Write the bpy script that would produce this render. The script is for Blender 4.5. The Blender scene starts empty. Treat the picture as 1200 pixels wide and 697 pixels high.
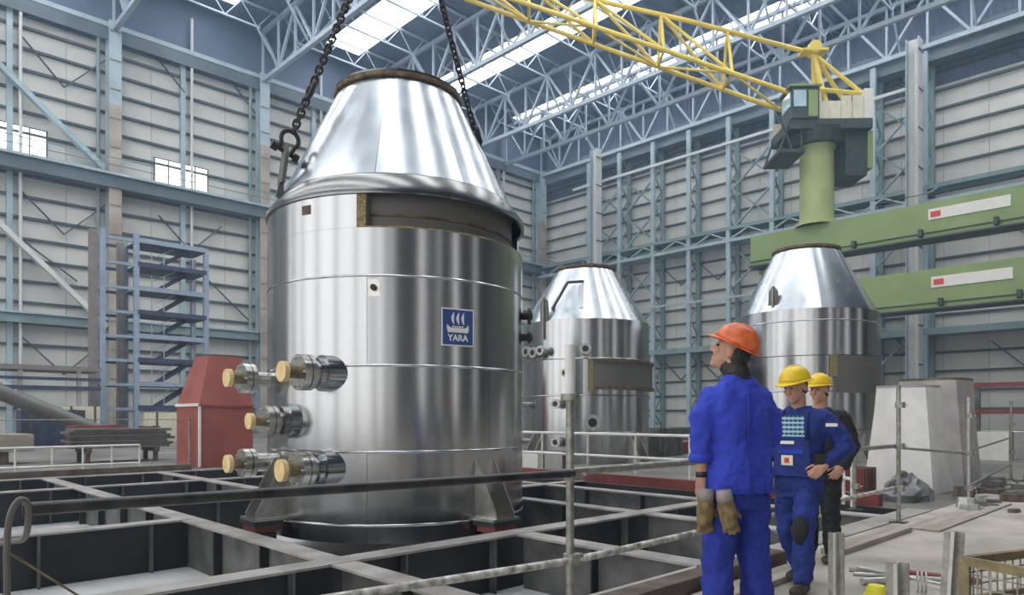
import bpy, math, random
from mathutils import Vector, Matrix, Euler
random.seed(7)
R = math.radians
sc = bpy.context.scene
C = sc.collection

# ------------------------------------------------------------------ camera, light, exposure
# room axes: +X runs away to the right along the left wall, +Y runs away to the left along the right wall
FPX, HOR, CAMH, YAW = 830.0, 487.0, 1.40, R(46)
S46, C46 = math.sin(YAW), math.cos(YAW)
cam_d = bpy.data.cameras.new('camera')
cam = bpy.data.objects.new('camera', cam_d); C.objects.link(cam)
cam.location = (0, 0, CAMH); cam.rotation_euler = (R(90), 0, YAW - R(90))
cam_d.sensor_width = 36.0; cam_d.lens = 36.0 * FPX / 1200.0
cam_d.shift_y = (HOR - 348.5) / 1200.0
cam_d.clip_start = 0.05; cam_d.clip_end = 400
sc.camera = cam
world = bpy.data.worlds.new('overcast_sky'); sc.world = world; world.use_nodes = True
wb = world.node_tree.nodes['Background']; wb.inputs['Color'].default_value = (0.75, 0.87, 1.0, 1); wb.inputs['Strength'].default_value = 1.0
# thin bluish haze in the air of the hall
wv = world.node_tree.nodes.new('ShaderNodeVolumeScatter'); wv.inputs['Color'].default_value = (0.55, 0.76, 1.0, 1)
wv.inputs['Density'].default_value = 0.0023; wv.inputs['Anisotropy'].default_value = 0.2
world.node_tree.links.new(wv.outputs[0], world.node_tree.nodes['World Output'].inputs['Volume'])
sc.cycles.max_bounces = 8; sc.cycles.diffuse_bounces = 4; sc.cycles.glossy_bounces = 4; sc.cycles.transmission_bounces = 2
sc.view_settings.view_transform = 'Standard'; sc.view_settings.look = 'None'
sc.view_settings.gamma = 1.0; sc.view_settings.use_curve_mapping = False
sc.view_settings.exposure = 0.08
SKY_L = 6.6        # brightness of the daylight behind the translucent skylight sheets
STRIP_L = 1.7       # glow of the strips added on the unseen walls behind the photographer
WIN_L = 4.0        # brightness of the glazed strips in the hall walls

def W(px, dep, z=0.0):            # photo column + distance -> room position
    lat = (px - 600.0) / FPX * dep
    return Vector((lat * S46 + dep * C46, -lat * C46 + dep * S46, z))
def G(px, py, z=0.0):             # photo point lying at height z
    return W(px, (CAMH - z) * FPX / (py - HOR), z)

# ------------------------------------------------------------------ mesh helpers
ORG = {}
class MB:
    def __init__(s): s.v = []; s.f = []
    def add(s, vs, fs):
        n = len(s.v); s.v += [tuple(p) for p in vs]; s.f += [tuple(i + n for i in f) for f in fs]; return s
    def box(s, c, d, rz=0.0, M=None):
        x, y, z = d[0] / 2, d[1] / 2, d[2] / 2
        vs = [Vector((a, b, e)) for e in (-z, z) for a, b in ((-x, -y), (x, -y), (x, y), (-x, y))]
        if M is None: M = Matrix.Rotation(rz, 3, 'Z')
        c = Vector(c)
        return s.add([M @ p + c for p in vs], [(3, 2, 1, 0), (4, 5, 6, 7), (0, 1, 5, 4), (1, 2, 6, 5), (2, 3, 7, 6), (3, 0, 4, 7)])
    def rng(s, x0, x1, y0, y1, z0, z1):
        return s.box(((x0 + x1) / 2, (y0 + y1) / 2, (z0 + z1) / 2), (x1 - x0, y1 - y0, z1 - z0))
    def bar(s, a, b, w, h=None, roll=0.0):
        a = Vector(a); b = Vector(b); h = h or w
        d = b - a; L = d.length
        if L < 1e-6: return s
        z = d / L; up = Vector((0, 0, 1)) if abs(z.z) < 0.95 else Vector((0, 1, 0))
        x = up.cross(z).normalized(); y = z.cross(x)
        if roll:
            Q = Matrix.Rotation(roll, 3, z); x = Q @ x; y = Q @ y
        vs = [p + x * sx * w / 2 + y * sy * h / 2 for p in (a, b) for sx, sy in ((-1, -1), (1, -1), (1, 1), (-1, 1))]
        return s.add(vs, [(3, 2, 1, 0), (4, 5, 6, 7), (0, 1, 5, 4), (1, 2, 6, 5), (2, 3, 7, 6), (3, 0, 4, 7)])
    def cyl(s, a, b, r0, r1=None, n=16, caps=True):
        a = Vector(a); b = Vector(b); r1 = r0 if r1 is None else r1
        z = (b - a).normalized(); up = Vector((0, 0, 1)) if abs(z.z) < 0.95 else Vector((0, 1, 0))
        x = up.cross(z).normalized(); y = z.cross(x)
        vs = []
        for p, r in ((a, r0), (b, r1)):
            for i in range(n):
                t = 2 * math.pi * i / n; vs.append(p + x * math.cos(t) * r + y * math.sin(t) * r)
        fs = [(i, (i + 1) % n, n + (i + 1) % n, n + i) for i in range(n)]
        if caps: fs += [tuple(range(n - 1, -1, -1)), tuple(range(n, 2 * n))]
        return s.add(vs, fs)
    def tube(s, pts, r, n=10):
        pts = [Vector(p) for p in pts]; vs = []; x = None
        for i, p in enumerate(pts):
            t = (pts[min(i + 1, len(pts) - 1)] - pts[max(i - 1, 0)]).normalized()
            if x is None:
                up = Vector((0, 0, 1)) if abs(t.z) < 0.95 else Vector((0, 1, 0)); x = up.cross(t).normalized()
            else:
                x = (x - t * x.dot(t)).normalized()
            y = t.cross(x)
            rr = r[i] if isinstance(r, (list, tuple)) else r
            for k in range(n):
                q = 2 * math.pi * k / n; vs.append(p + x * math.cos(q) * rr + y * math.sin(q) * rr)
        m = len(pts)
        fs = [(i * n + k, i * n + (k + 1) % n, (i + 1) * n + (k + 1) % n, (i + 1) * n + k) for i in range(m - 1) for k in range(n)]
        fs += [tuple(range(n - 1, -1, -1)), tuple(range((m - 1) * n, m * n))]
        return s.add(vs, fs)
    def lathe(s, c, prof, n=48, a0=0.0, a1=2 * math.pi, close=False):   # prof: (r, z)
        c = Vector(c); full = abs(a1 - a0 - 2 * math.pi) < 1e-6
        m = n if full else n + 1; vs = []
        for r, z in prof:
            for i in range(m):
                t = a0 + (a1 - a0) * i / n; vs.append(c + Vector((r * math.cos(t), r * math.sin(t), z)))
        fs = []
        K = len(prof)
        for j in range(K if close else K - 1):
            j2 = (j + 1) % K
            for i in range(n):
                i2 = (i + 1) % m
                fs.append((j * m + i, j * m + i2, j2 * m + i2, j2 * m + i))
        if close and not full:
            fs.append(tuple(j * m for j in range(K))); fs.append(tuple(j * m + n for j in range(K - 1, -1, -1)))
        return s.add(vs, fs)
    def prism(s, poly, vec):       # closed polygon (world points) extruded along vec
        poly = [Vector(p) for p in poly]; n = len(poly); vec = Vector(vec)
        return s.add(poly + [p + vec for p in poly], [tuple(range(n - 1, -1, -1)), tuple(range(n, 2 * n))] + [(i, (i + 1) % n, n + (i + 1) % n, n + i) for i in range(n)])
    def ball(s, c, rad, M=None, n=16, m=10):
        c = Vector(c); rad = (rad,) * 3 if isinstance(rad, (int, float)) else rad
        vs = []; 
        for j in range(1, m):
            ph = math.pi * j / m
            for i in range(n):
                t = 2 * math.pi * i / n
                vs.append(Vector((rad[0] * math.sin(ph) * math.cos(t), rad[1] * math.sin(ph) * math.sin(t), rad[2] * math.cos(ph))))
        vs += [Vector((0, 0, rad[2])), Vector((0, 0, -rad[2]))]
        if M is not None: vs = [M @ p for p in vs]
        vs = [p + c for p in vs]
        fs = [((j) * n + i, (j + 1) * n + i, (j + 1) * n + (i + 1) % n, j * n + (i + 1) % n) for j in range(m - 2) for i in range(n)]
        T, B = (m - 1) * n, (m - 1) * n + 1
        fs += [(T, i, (i + 1) % n) for i in range(n)] + [(B, (m - 2) * n + (i + 1) % n, (m - 2) * n + i) for i in range(n)]
        return s.add(vs, fs)
    def caps(s, a, b, ra, rb, n=12):       # tapered capsule
        s.cyl(a, b, ra, rb, n); s.ball(a, ra, n=n, m=8); s.ball(b, rb, n=n, m=8); return s

def mk(name, mb, mat, parent=None, smooth=False, org=None, local=False):
    me = bpy.data.meshes.new(name)
    o0 = ORG.get(parent.name, Vector()) if parent is not None else Vector(org or (0, 0, 0))
    vs = mb.v if local else [(p[0] - o0.x, p[1] - o0.y, p[2] - o0.z) for p in mb.v]
    me.from_pydata(vs, [], mb.f); me.update()
    if smooth:
        me.shade_smooth()
        if smooth != 'all':
            try: me.set_sharp_from_angle(angle=R(38))
            except Exception: pass
    if mat: me.materials.append(mat)
    o = bpy.data.objects.new(name, me); C.objects.link(o)
    if parent is not None: o.parent = parent
    else: o.location = o0
    ORG[o.name] = o0
    return o
def thing(name, label, cat, loc=(0, 0, 0), group=None, rz=0.0):
    o = bpy.data.objects.new(name, None); C.objects.link(o); o.location = loc; o.rotation_euler = (0, 0, rz)
    o.empty_display_size = 0.2
    ORG[o.name] = Vector(loc); return tag(o, label, cat, group)
def tag(o, label=None, cat=None, group=None, kind=None):
    if label: o['label'] = label
    if cat: o['category'] = cat
    if group: o['group'] = group
    if kind: o['kind'] = kind
    return o
def struct(name, mb, mat, smooth=False):
    return tag(mk(name, mb, mat, None, smooth), kind='structure')
def sroot(name, mb, mat): return struct(name, mb, mat)
def dup(root, loc, label=None, group=None, rz=None):
    r = root.copy(); C.objects.link(r); r.location = loc; ORG[r.name] = Vector(loc)
    if rz is not None: r.rotation_euler = (0, 0, rz)
    if label: r['label'] = label
    if group: r['group'] = group
    for ch in root.children:
        c = ch.copy(); C.objects.link(c); c.parent = r
        for g in ch.children:
            d = g.copy(); C.objects.link(d); d.parent = c
    return r

# ------------------------------------------------------------------ materials
def mat(name, col, rough=0.6, metal=0.0, var=0.12, scale=3.0, stretch=(1, 1, 1), col2=None, bump=0.0, bscale=30.0, spec=0.5, detail=4.0, rvar=0.0, coord='Object'):
    m = bpy.data.materials.new(name); m.use_nodes = True
    nt = m.node_tree; N = nt.nodes; L = nt.links
    b = N['Principled BSDF']; b.inputs['Metallic'].default_value = metal; b.inputs['Roughness'].default_value = rough
    b.inputs['Specular IOR Level'].default_value = spec
    tc = N.new('ShaderNodeTexCoord'); mp = N.new('ShaderNodeMapping'); mp.inputs['Scale'].default_value = stretch
    L.new(tc.outputs[coord], mp.inputs['Vector'])
    nz = N.new('ShaderNodeTexNoise'); nz.inputs['Scale'].default_value = scale; nz.inputs['Detail'].default_value = detail
    L.new(mp.outputs[0], nz.inputs['Vector'])
    rp = N.new('ShaderNodeValToRGB')
    if col2 is None:
        c1 = [max(0, x * (1 - var)) for x in col]; c2 = [min(1, x * (1 + var)) for x in col]
    else: c1, c2 = col, col2
    rp.color_ramp.elements[0].position = 0.32; rp.color_ramp.elements[1].position = 0.68
    rp.color_ramp.elements[0].color = (*c1, 1); rp.color_ramp.elements[1].color = (*c2, 1)
    L.new(nz.outputs['Fac'], rp.inputs['Fac']); L.new(rp.outputs['Color'], b.inputs['Base Color'])
    if rvar:
        mr = N.new('ShaderNodeMapRange'); mr.inputs['To Min'].default_value = max(0.02, rough - rvar); mr.inputs['To Max'].default_value = rough + rvar
        L.new(nz.outputs['Fac'], mr.inputs['Value']); L.new(mr.outputs[0], b.inputs['Roughness'])
    if bump:
        n2 = N.new('ShaderNodeTexNoise'); n2.inputs['Scale'].default_value = bscale; n2.inputs['Detail'].default_value = 3
        L.new(mp.outputs[0], n2.inputs['Vector'])
        bp = N.new('ShaderNodeBump'); bp.inputs['Strength'].default_value = bump; bp.inputs['Distance'].default_value = 0.02
        L.new(n2.outputs['Fac'], bp.inputs['Height']); L.new(bp.outputs[0], b.inputs['Normal'])
    return m
def emat(name, col, strength):
    m = bpy.data.materials.new(name); m.use_nodes = True; nt = m.node_tree
    b = nt.nodes['Principled BSDF']; b.inputs['Base Color'].default_value = (0.8, 0.8, 0.8, 1)
    b.inputs['Emission Color'].default_value = (*col, 1); b.inputs['Emission Strength'].default_value = strength
    return m
def wavebump(m, axis, freq, strength, dist=0.05):
    nt = m.node_tree; N = nt.nodes; L = nt.links
    tc = N.new('ShaderNodeTexCoord'); wv = N.new('ShaderNodeTexWave'); wv.bands_direction = axis; wv.inputs['Scale'].default_value = freq
    L.new(tc.outputs['Object'], wv.inputs['Vector'])
    bp = N.new('ShaderNodeBump'); bp.inputs['Strength'].default_value = strength; bp.inputs['Distance'].default_value = dist
    L.new(wv.outputs['Fac'], bp.inputs['Height']); L.new(bp.outputs[0], N['Principled BSDF'].inputs['Normal'])
    return m

M = {}
M['concrete'] = mat('concrete_floor', (0.29, 0.26, 0.22), 0.75, 0, scale=1.3, col2=(0.50, 0.455, 0.40), bump=0.3, bscale=18, detail=12)
M['darkfloor'] = mat('hall_floor_dark', (0.09, 0.085, 0.08), 0.8, 0, scale=0.5, col2=(0.22, 0.205, 0.19), bump=0.2, detail=8)
M['pitfloor'] = mat('pit_plate', (0.60, 0.62, 0.63), 0.22, 0.0, scale=0.8, col2=(0.82, 0.84, 0.85), rvar=0.12, detail=6)
M['panel'] = mat('wall_sheet', (0.60, 0.605, 0.58), 0.55, 0, var=0.10, scale=0.35, stretch=(1, 1, 0.6))
M['panelback'] = mat('wall_backing', (0.25, 0.27, 0.27), 0.7)
M['girt'] = mat('girt_paint', (0.06, 0.085, 0.095), 0.6, 0)
M['bluegrey'] = mat('blue_grey_steel_paint', (0.36, 0.46, 0.52), 0.5, 0, var=0.12, scale=0.8)
M['teal'] = mat('teal_steel_paint', (0.20, 0.29, 0.31), 0.5, 0, var=0.15, scale=0.8)
M['beige'] = mat('beige_rust_paint', (0.30, 0.25, 0.21), 0.65, 0, col2=(0.47, 0.42, 0.37), scale=0.7)
M['darkgirder'] = mat('dark_girder_paint', (0.10, 0.135, 0.165), 0.55, 0, var=0.2, scale=0.5)
M['truss'] = mat('truss_paint', (0.37, 0.44, 0.53), 0.5, 0, var=0.08)
M['deck'] = wavebump(mat('roof_deck', (0.10, 0.14, 0.235), 0.6, 0, var=0.10, scale=0.2), 'Y', 1.3, 0.6, 0.08)
M['skylight'] = emat('skylight_sheet', (0.93, 0.97, 1.0), SKY_L)
M['backwall'] = mat('back_wall_dark', (0.05, 0.055, 0.06), 0.6, 0, var=0.15, scale=0.3)
M['striplit'] = emat('added_strip_glow', (0.97, 0.98, 1.0), STRIP_L)  # added emitter for the unseen walls, no door is built there
M['winlit'] = emat('daylit_window_sheet', (1.0, 0.99, 0.96), WIN_L)
M['white_post'] = mat('white_post_paint', (0.62, 0.64, 0.63), 0.5, 0, var=0.08, scale=1.0)
def steel(name, col, rough, rv=0.08):
    m = mat(name, col, rough, 1.0, var=0.06, scale=1.0, stretch=(4, 4, 0.12), rvar=rv, detail=5)
    return m
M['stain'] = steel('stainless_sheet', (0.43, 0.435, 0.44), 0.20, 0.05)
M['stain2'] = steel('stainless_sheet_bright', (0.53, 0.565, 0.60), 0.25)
M['staindark'] = steel('stainless_darkened', (0.24, 0.24, 0.235), 0.25)  # base colour darkened to stand in for dark reflections on the shoulder band
M['pipe_ss'] = mat('machined_stainless', (0.62, 0.60, 0.56), 0.3, 1.0, var=0.1, scale=8)
M['inner'] = mat('inner_shell_primer', (0.15, 0.143, 0.13), 0.5, 0.3, var=0.12, scale=1.2)
M['wool'] = mat('mineral_wool', (0.16, 0.12, 0.05), 0.95, 0, col2=(0.42, 0.35, 0.17), scale=25, bump=0.8, bscale=60)
M['wood'] = mat('plywood_cap', (0.66, 0.47, 0.20), 0.7, 0, col2=(0.82, 0.64, 0.34), scale=6)
M['rustrim'] = mat('rusty_rim', (0.07, 0.045, 0.03), 0.7, 0.2, col2=(0.24, 0.17, 0.10), scale=9)
M['chain'] = mat('chain_steel', (0.012, 0.011, 0.012), 0.5, 0.4, col2=(0.05, 0.035, 0.032), scale=20)
M['black'] = mat('black_rubber', (0.02, 0.02, 0.022), 0.5)
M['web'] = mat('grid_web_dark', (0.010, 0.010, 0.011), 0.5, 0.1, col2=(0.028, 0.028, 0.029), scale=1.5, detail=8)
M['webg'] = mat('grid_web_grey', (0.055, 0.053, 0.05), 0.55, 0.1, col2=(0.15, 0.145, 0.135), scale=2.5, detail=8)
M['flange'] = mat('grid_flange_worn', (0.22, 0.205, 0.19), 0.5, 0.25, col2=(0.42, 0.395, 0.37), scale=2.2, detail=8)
M['redprimer'] = mat('red_primer', (0.15, 0.03, 0.025), 0.55, 0, col2=(0.24, 0.055, 0.045), scale=2)
M['hopred'] = mat('red_primer_hopper', (0.27, 0.07, 0.055), 0.5, 0, col2=(0.36, 0.10, 0.08), scale=1.3)
M['hopwhite'] = mat('white_grey_primer', (0.72, 0.71, 0.67), 0.55, 0, col2=(0.84, 0.83, 0.80), scale=2.5)
M['hopgrey'] = mat('grey_primer', (0.33, 0.31, 0.31), 0.6, 0, col2=(0.5, 0.47, 0.46), scale=2.5)
M['tube'] = mat('galvanised_tube', (0.20, 0.195, 0.17), 0.45, 0.6, col2=(0.42, 0.41, 0.36), scale=14, detail=6)
M['tubedark'] = mat('dark_tube', (0.012, 0.012, 0.012), 0.4, 0.3, col2=(0.05, 0.05, 0.05), scale=8)
M['tubepaint'] = mat('paint_spotted_tube', (0.16, 0.15, 0.12), 0.6, 0.1, col2=(0.72, 0.71, 0.66), scale=16, detail=5)
M['whiterail'] = mat('white_rail_paint', (0.72, 0.72, 0.69), 0.5, 0, var=0.08)
M['green'] = mat('crane_green', (0.24, 0.33, 0.13), 0.5, 0, var=0.10, scale=0.6)
M['green2'] = mat('crane_pale_green', (0.42, 0.50, 0.22), 0.5, 0, var=0.12, scale=0.8)
M['greendark'] = mat('crane_dark_green', (0.03, 0.05, 0.045), 0.5, 0, var=0.3)
M['yellow'] = mat('crane_yellow', (0.78, 0.60, 0.10), 0.45, 0, var=0.12, scale=1.0)
M['cream'] = mat('cream_panel', (0.72, 0.70, 0.55), 0.5, 0, var=0.08)
M['white'] = mat('white_paint', (0.78, 0.78, 0.74), 0.5, 0, var=0.04)
M['signred'] = mat('sign_red', (0.65, 0.05, 0.04), 0.5, 0, var=0.04)
M['glass'] = mat('cab_glass', (0.45, 0.62, 0.72), 0.08, 0.0, var=0.1)
M['blueframe'] = mat('blue_rack_paint', (0.29, 0.36, 0.47), 0.5, 0, var=0.12)
M['rackdark'] = mat('rack_dark_blue', (0.045, 0.055, 0.10), 0.55, 0, var=0.3)
M['rackbrown'] = mat('rack_brown_side', (0.23, 0.20, 0.19), 0.6, 0, var=0.15)
M['plank'] = mat('dusty_plank', (0.26, 0.225, 0.185), 0.8, 0, col2=(0.42, 0.375, 0.325), scale=3, stretch=(0.3, 3, 1))
M['timber'] = mat('dark_timber', (0.07, 0.05, 0.04), 0.8, 0, col2=(0.15, 0.115, 0.095), scale=5)
M['signblue'] = mat('sign_blue', (0.025, 0.065, 0.26), 0.35, 0, var=0.08)
M['rod'] = mat('pale_steel_rod', (0.50, 0.50, 0.47), 0.4, 0.6, var=0.2, scale=10)
M['meshyellow'] = mat('worn_yellow_frame', (0.13, 0.10, 0.05), 0.6, 0.2, col2=(0.30, 0.245, 0.13), scale=9)
M['plasticyellow'] = mat('yellow_plastic', (0.75, 0.68, 0.04), 0.45, 0, var=0.05)
M['sheetplastic'] = mat('grey_plastic_sheet', (0.09, 0.095, 0.10), 0.35, 0, col2=(0.22, 0.225, 0.23), scale=6)
# people
M['skin'] = mat('skin', (0.50, 0.27, 0.185), 0.55, 0, var=0.08, scale=20)
M['bluejacket'] = mat('bright_blue_workwear', (0.018, 0.036, 0.36), 0.85, 0, col2=(0.035, 0.065, 0.52), scale=5, bump=0.55, bscale=11, stretch=(1, 1, 0.4))
M['bluetrouser'] = mat('blue_trousers', (0.010, 0.022, 0.21), 0.85, 0, col2=(0.02, 0.04, 0.33), scale=5, bump=0.5, bscale=14)
M['navy'] = mat('navy_overall', (0.010, 0.022, 0.13), 0.85, 0, col2=(0.02, 0.044, 0.26), scale=5, bump=0.5, bscale=16)
M['blackjacket'] = mat('black_jacket', (0.012, 0.013, 0.016), 0.75, 0, var=0.3)
M['orangehat'] = mat('orange_hard_hat', (0.46, 0.06, 0.015), 0.35, 0, col2=(0.78, 0.19, 0.05), scale=18, detail=7)
M['yellowhat'] = mat('yellow_hard_hat', (0.80, 0.55, 0.015), 0.3, 0, var=0.06)
M['hair'] = mat('dark_hair', (0.018, 0.015, 0.013), 0.6, 0, var=0.3, bump=0.5, bscale=80)
M['hairbrown'] = mat('brown_hair', (0.07, 0.035, 0.02), 0.6, 0, var=0.3, bump=0.5, bscale=80)
M['glove'] = mat('leather_glove', (0.09, 0.06, 0.025), 0.8, 0, col2=(0.28, 0.20, 0.09), scale=18)
M['boot'] = mat('work_boot', (0.03, 0.025, 0.022), 0.6, 0, col2=(0.09, 0.07, 0.055), scale=12)
M['eye'] = mat('eye', (0.05, 0.04, 0.035), 0.2)
M['kneepad'] = mat('dark_knee_patch', (0.016, 0.018, 0.018), 0.85, 0, var=0.2)
def plaid():
    m = mat('plaid_shirt', (0.05, 0.16, 0.30), 0.8); nt = m.node_tree; N = nt.nodes; L = nt.links
    b = N['Principled BSDF']; tc = N.new('ShaderNodeTexCoord'); base = (0.02, 0.05, 0.14, 1)
    cur = None
    for ax, f, col in (('X', 9.0, (0.10, 0.30, 0.42, 1)), ('Z', 9.0, (0.45, 0.62, 0.70, 1))):
        w = N.new('ShaderNodeTexWave'); w.bands_direction = ax; w.inputs['Scale'].default_value = f
        L.new(tc.outputs['Object'], w.inputs['Vector'])
        r = N.new('ShaderNodeValToRGB'); r.color_ramp.elements[0].position = 0.55; r.color_ramp.elements[1].position = 0.65
        L.new(w.outputs['Fac'], r.inputs['Fac'])
        mx = N.new('ShaderNodeMix'); mx.data_type = 'RGBA'
        L.new(r.outputs['Color'], mx.inputs['Factor'])
        if cur is None: mx.inputs['A'].default_value = base
        else: L.new(cur, mx.inputs['A'])
        mx.inputs['B'].default_value = col; cur = mx.outputs['Result']
    L.new(cur, b.inputs['Base Color']); return m
M['plaid'] = plaid()
# ------------------------------------------------------------------ the hall: floor, walls, roof
DR, DL = 62.0, 58.3            # right wall at X = DR, left wall at Y = DL
XW, YS = -30.0, -42.0          # walls behind the photographer
ZE, ZR = 30.0, 34.0            # eave beam, roof deck
PX0, PX1, PY0, PY1 = -3.2, 11.8, 3.2, 19.0      # the sunken grid frame in the floor
f = MB()
f.rng(XW, DR, YS, PY0, -0.5, 0.0)
floor = struct('floor', f, M['concrete'])
f = MB(); f.rng(PX1, DR, PY0, DL, -0.5, -0.03); f.rng(XW, PX0, PY0, DL, -0.5, -0.03); f.rng(PX0, PX1, PY1, DL, -0.5, -0.03)
mk('hall_floor', f, M['darkfloor'], floor)
f = MB(); f.rng(PX0, PX1, PY0, PY1, -0.8, -0.66)
mk('pit_floor', f, M['pitfloor'], floor)

# roof deck with skylight strips along Y
XT = [15.0 + 11.3 * k for k in range(-4, 5)]      # trusses: ... 15, 26.3, 37.6, 48.9, 60.2
STR = [x + 5.65 + 1.0 for x in XT if -30 < x + 6 < 60]
dk = MB(); xs = [XW] + [e for s in STR for e in (s - 1.65, s + 1.65)] + [DR]
for i in range(0, len(xs), 2): dk.rng(xs[i], xs[i + 1], YS, DL, ZR, ZR + 0.15)
for s in STR: dk.rng(s - 1.65, s + 1.65, 55.8, DL, ZR, ZR + 0.15); dk.rng(s - 1.65, s + 1.65, YS, -8.0, ZR, ZR + 0.15)
ceil = struct('ceiling', dk, M['deck'])
for s in STR:
    q = MB(); q.rng(s - 1.65, s + 1.65, -8.0, 55.8, ZR + 0.06, ZR + 0.12); mk('skylight', q, M['skylight'], ceil)

# left wall
b = MB(); b.rng(XW, DR + 0.3, DL + 0.12, DL + 0.3, -0.5, ZR + 0.2)
wl = struct('wall_left', b, M['panelback'])
PW = 11.3 / 4
k0 = -6
mk('upper_cladding', MB().rng(XW, DR, DL - 0.05, DL + 0.1, 28.8, ZR), M['deck'], wl)
pm = MB(); pm.rng(0.012, PW - 0.012, DL, DL + 0.1, 0, 28.78)
first = None
for k in range(-6, 17):
    x = 15.0 + PW * k
    if first is None: first = mk('wall_panel', pm, M['panel'], wl); first.location.x = x
    else:
        o = first.copy(); C.objects.link(o); o.location.x = x
gm = MB(); gm.rng(0.0, 11.3, DL - 0.22, DL, 0.0, 0.17)
first = None
for bx in (-7.6, 3.7, 15.0, 26.3, 37.6, 48.9):
    for j in range(1, 21):
        z = 1.45 * j + 0.4
        if first is None: first = mk('girt', gm, M['girt'], wl); o = first
        else: o = first.copy(); C.objects.link(o)
        o.location = (bx, 0, z)
# eave beam, runway girder, lower beam
q = MB(); q.rng(-8, DR, DL - 0.75, DL - 0.45, ZE - 0.25, ZE + 0.1); mk('eave_beam', q, M['bluegrey'], wl)
q = MB(); q.rng(-8, DR, DL - 0.7, DL - 0.62, ZE - 1.2, ZE - 0.25); mk('gutter_strip', q, M['darkgirder'], wl)
q = MB(); q.rng(-8, DR, DL - 1.5, DL - 0.5, 17.9, 18.75); mk('runway_girder', q, M['darkgirder'], wl)
q = MB(); q.rng(-8, DR, DL - 1.75, DL - 0.4, 18.76, 18.95); mk('runway_walkway', q, M['bluegrey'], wl)
q = MB(); q.rng(-8, DR, DL - 1.0, DL - 0.25, 7.7, 8.3); mk('lower_beam', q, M['teal'], wl)
q = MB(); q.rng(-8, DR, DL - 1.2, DL - 0.25, 8.31, 8.42); mk('lower_walkway', q, M['bluegrey'], wl)
for j, z in enumerate((19.45, 19.95)):
    q = MB(); q.rng(-8, DR, DL - 1.72, DL - 1.66, z, z + 0.06); mk('handrail', q, M['teal'], wl)
# columns on the left wall
first = None
for x in (3.7, 15.0, 26.3, 37.6, 48.9, 60.2):
    cu = MB(); cu.rng(x - 0.42, x + 0.42, DL - 1.35, DL - 1.27, 24.0, ZE); cu.rng(x - 0.04, x + 0.04, DL - 1.27, DL - 0.45, 24.0, ZE)
    cu.rng(x - 0.42, x + 0.42, DL - 0.45, DL - 0.37, 0, ZE)
    col = mk('column', cu, M['bluegrey'], wl)
    cl = MB(); cl.rng(x - 0.42, x + 0.42, DL - 1.35, DL - 1.27, 0, 24.0); cl.rng(x - 0.04, x + 0.04, DL - 1.27, DL - 0.45, 0, 24.0)
    mk('column_base', cl, M['beige'], col)
    for i in range(14):
        z = 1.9 + i * 2.1; q = MB(); q.rng(x - 0.36, x + 0.36, DL - 1.385, DL - 1.355, z, z + 0.12); mk('splice_plate', q, M['rackbrown'], col)
    mk('pipe', MB().cyl((x - 0.9, DL - 0.5, 0), (x - 0.9, DL - 0.5, ZE - 1), 0.13, n=10), M['teal'], wl, True)
# rain pipes and secondary posts
for x in (9.4, 20.65, 31.9, 43.2, 54.5):
    mk('rain_pipe', MB().cyl((x, DL - 0.55, 2), (x, DL - 0.55, ZR - 1.3), 0.11, n=10), M['white_post'], wl, True)
    q = MB(); q.rng(x - 0.75, x - 0.4, DL - 0.35, DL, 0, ZE - 1); mk('wall_post', q, M['bluegrey'], wl)
# wind braces on the left wall
def brace(parent, a, b2, w, m='bluegrey', name='wind_brace'):
    return mk(name, MB().bar(a, b2, w, w * 0.6), M[m], parent)
yb = DL - 0.75
brace(wl, (3.7, yb, 28.6), (14.4, yb, 19.3), 0.55); brace(wl, (3.7, yb, 18.6), (14.6, yb, 7.9), 0.55, 'white_post')
brace(wl, (3.7, yb, 7.6), (12.5, yb, 0.2), 0.45, 'white_post')
for x0, dx, z0, z1 in ((12.0, 2.6, 24.6, 27.4), (12.0, -2.6, 24.6, 27.4), (17.8, 2.4, 29.2, 26.8), (23.6, 2.4, 29.2, 26.8), (20.65, -2.4, 14.4, 16.8), (20.65, 2.4, 14.4, 16.8),
                       (12.0, 2.6, 4.3, 6.9), (12.0, -2.6, 4.3, 6.9), (12.0, 2.6, 14.2, 16.8), (12.0, -2.6, 14.2, 16.8), (22.0, 3.8, 12.3, 9.0), (9.4, 3.4, 13.5, 11)):
    brace(wl, (x0, DL - 0.32, z0), (x0 + dx, DL - 0.32, z1), 0.14, 'girt', 'sway_rod')
# windows in the left wall
wn = 0
for x0 in (7.0, 18.05, 29.6, 40.9):
    wn += 1
    fr = MB(); fr.rng(x0 - 0.08, x0 + 4.08, DL - 0.10, DL - 0.02, 19.35, 19.43); fr.rng(x0 - 0.08, x0 + 4.08, DL - 0.10, DL - 0.02, 21.2, 21.28)
    for i in range(5): fr.rng(x0 + i - 0.05, x0 + i + 0.05, DL - 0.10, DL - 0.02, 19.43, 21.2)
    wo = struct('window_%d' % wn, fr, M['girt'])
    for i in range(4):
        q = MB(); q.rng(x0 + i + 0.05, x0 + i + 0.95, DL - 0.06, DL - 0.03, 19.43, 21.2); mk('pane', q, M['winlit'], wo)

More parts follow.
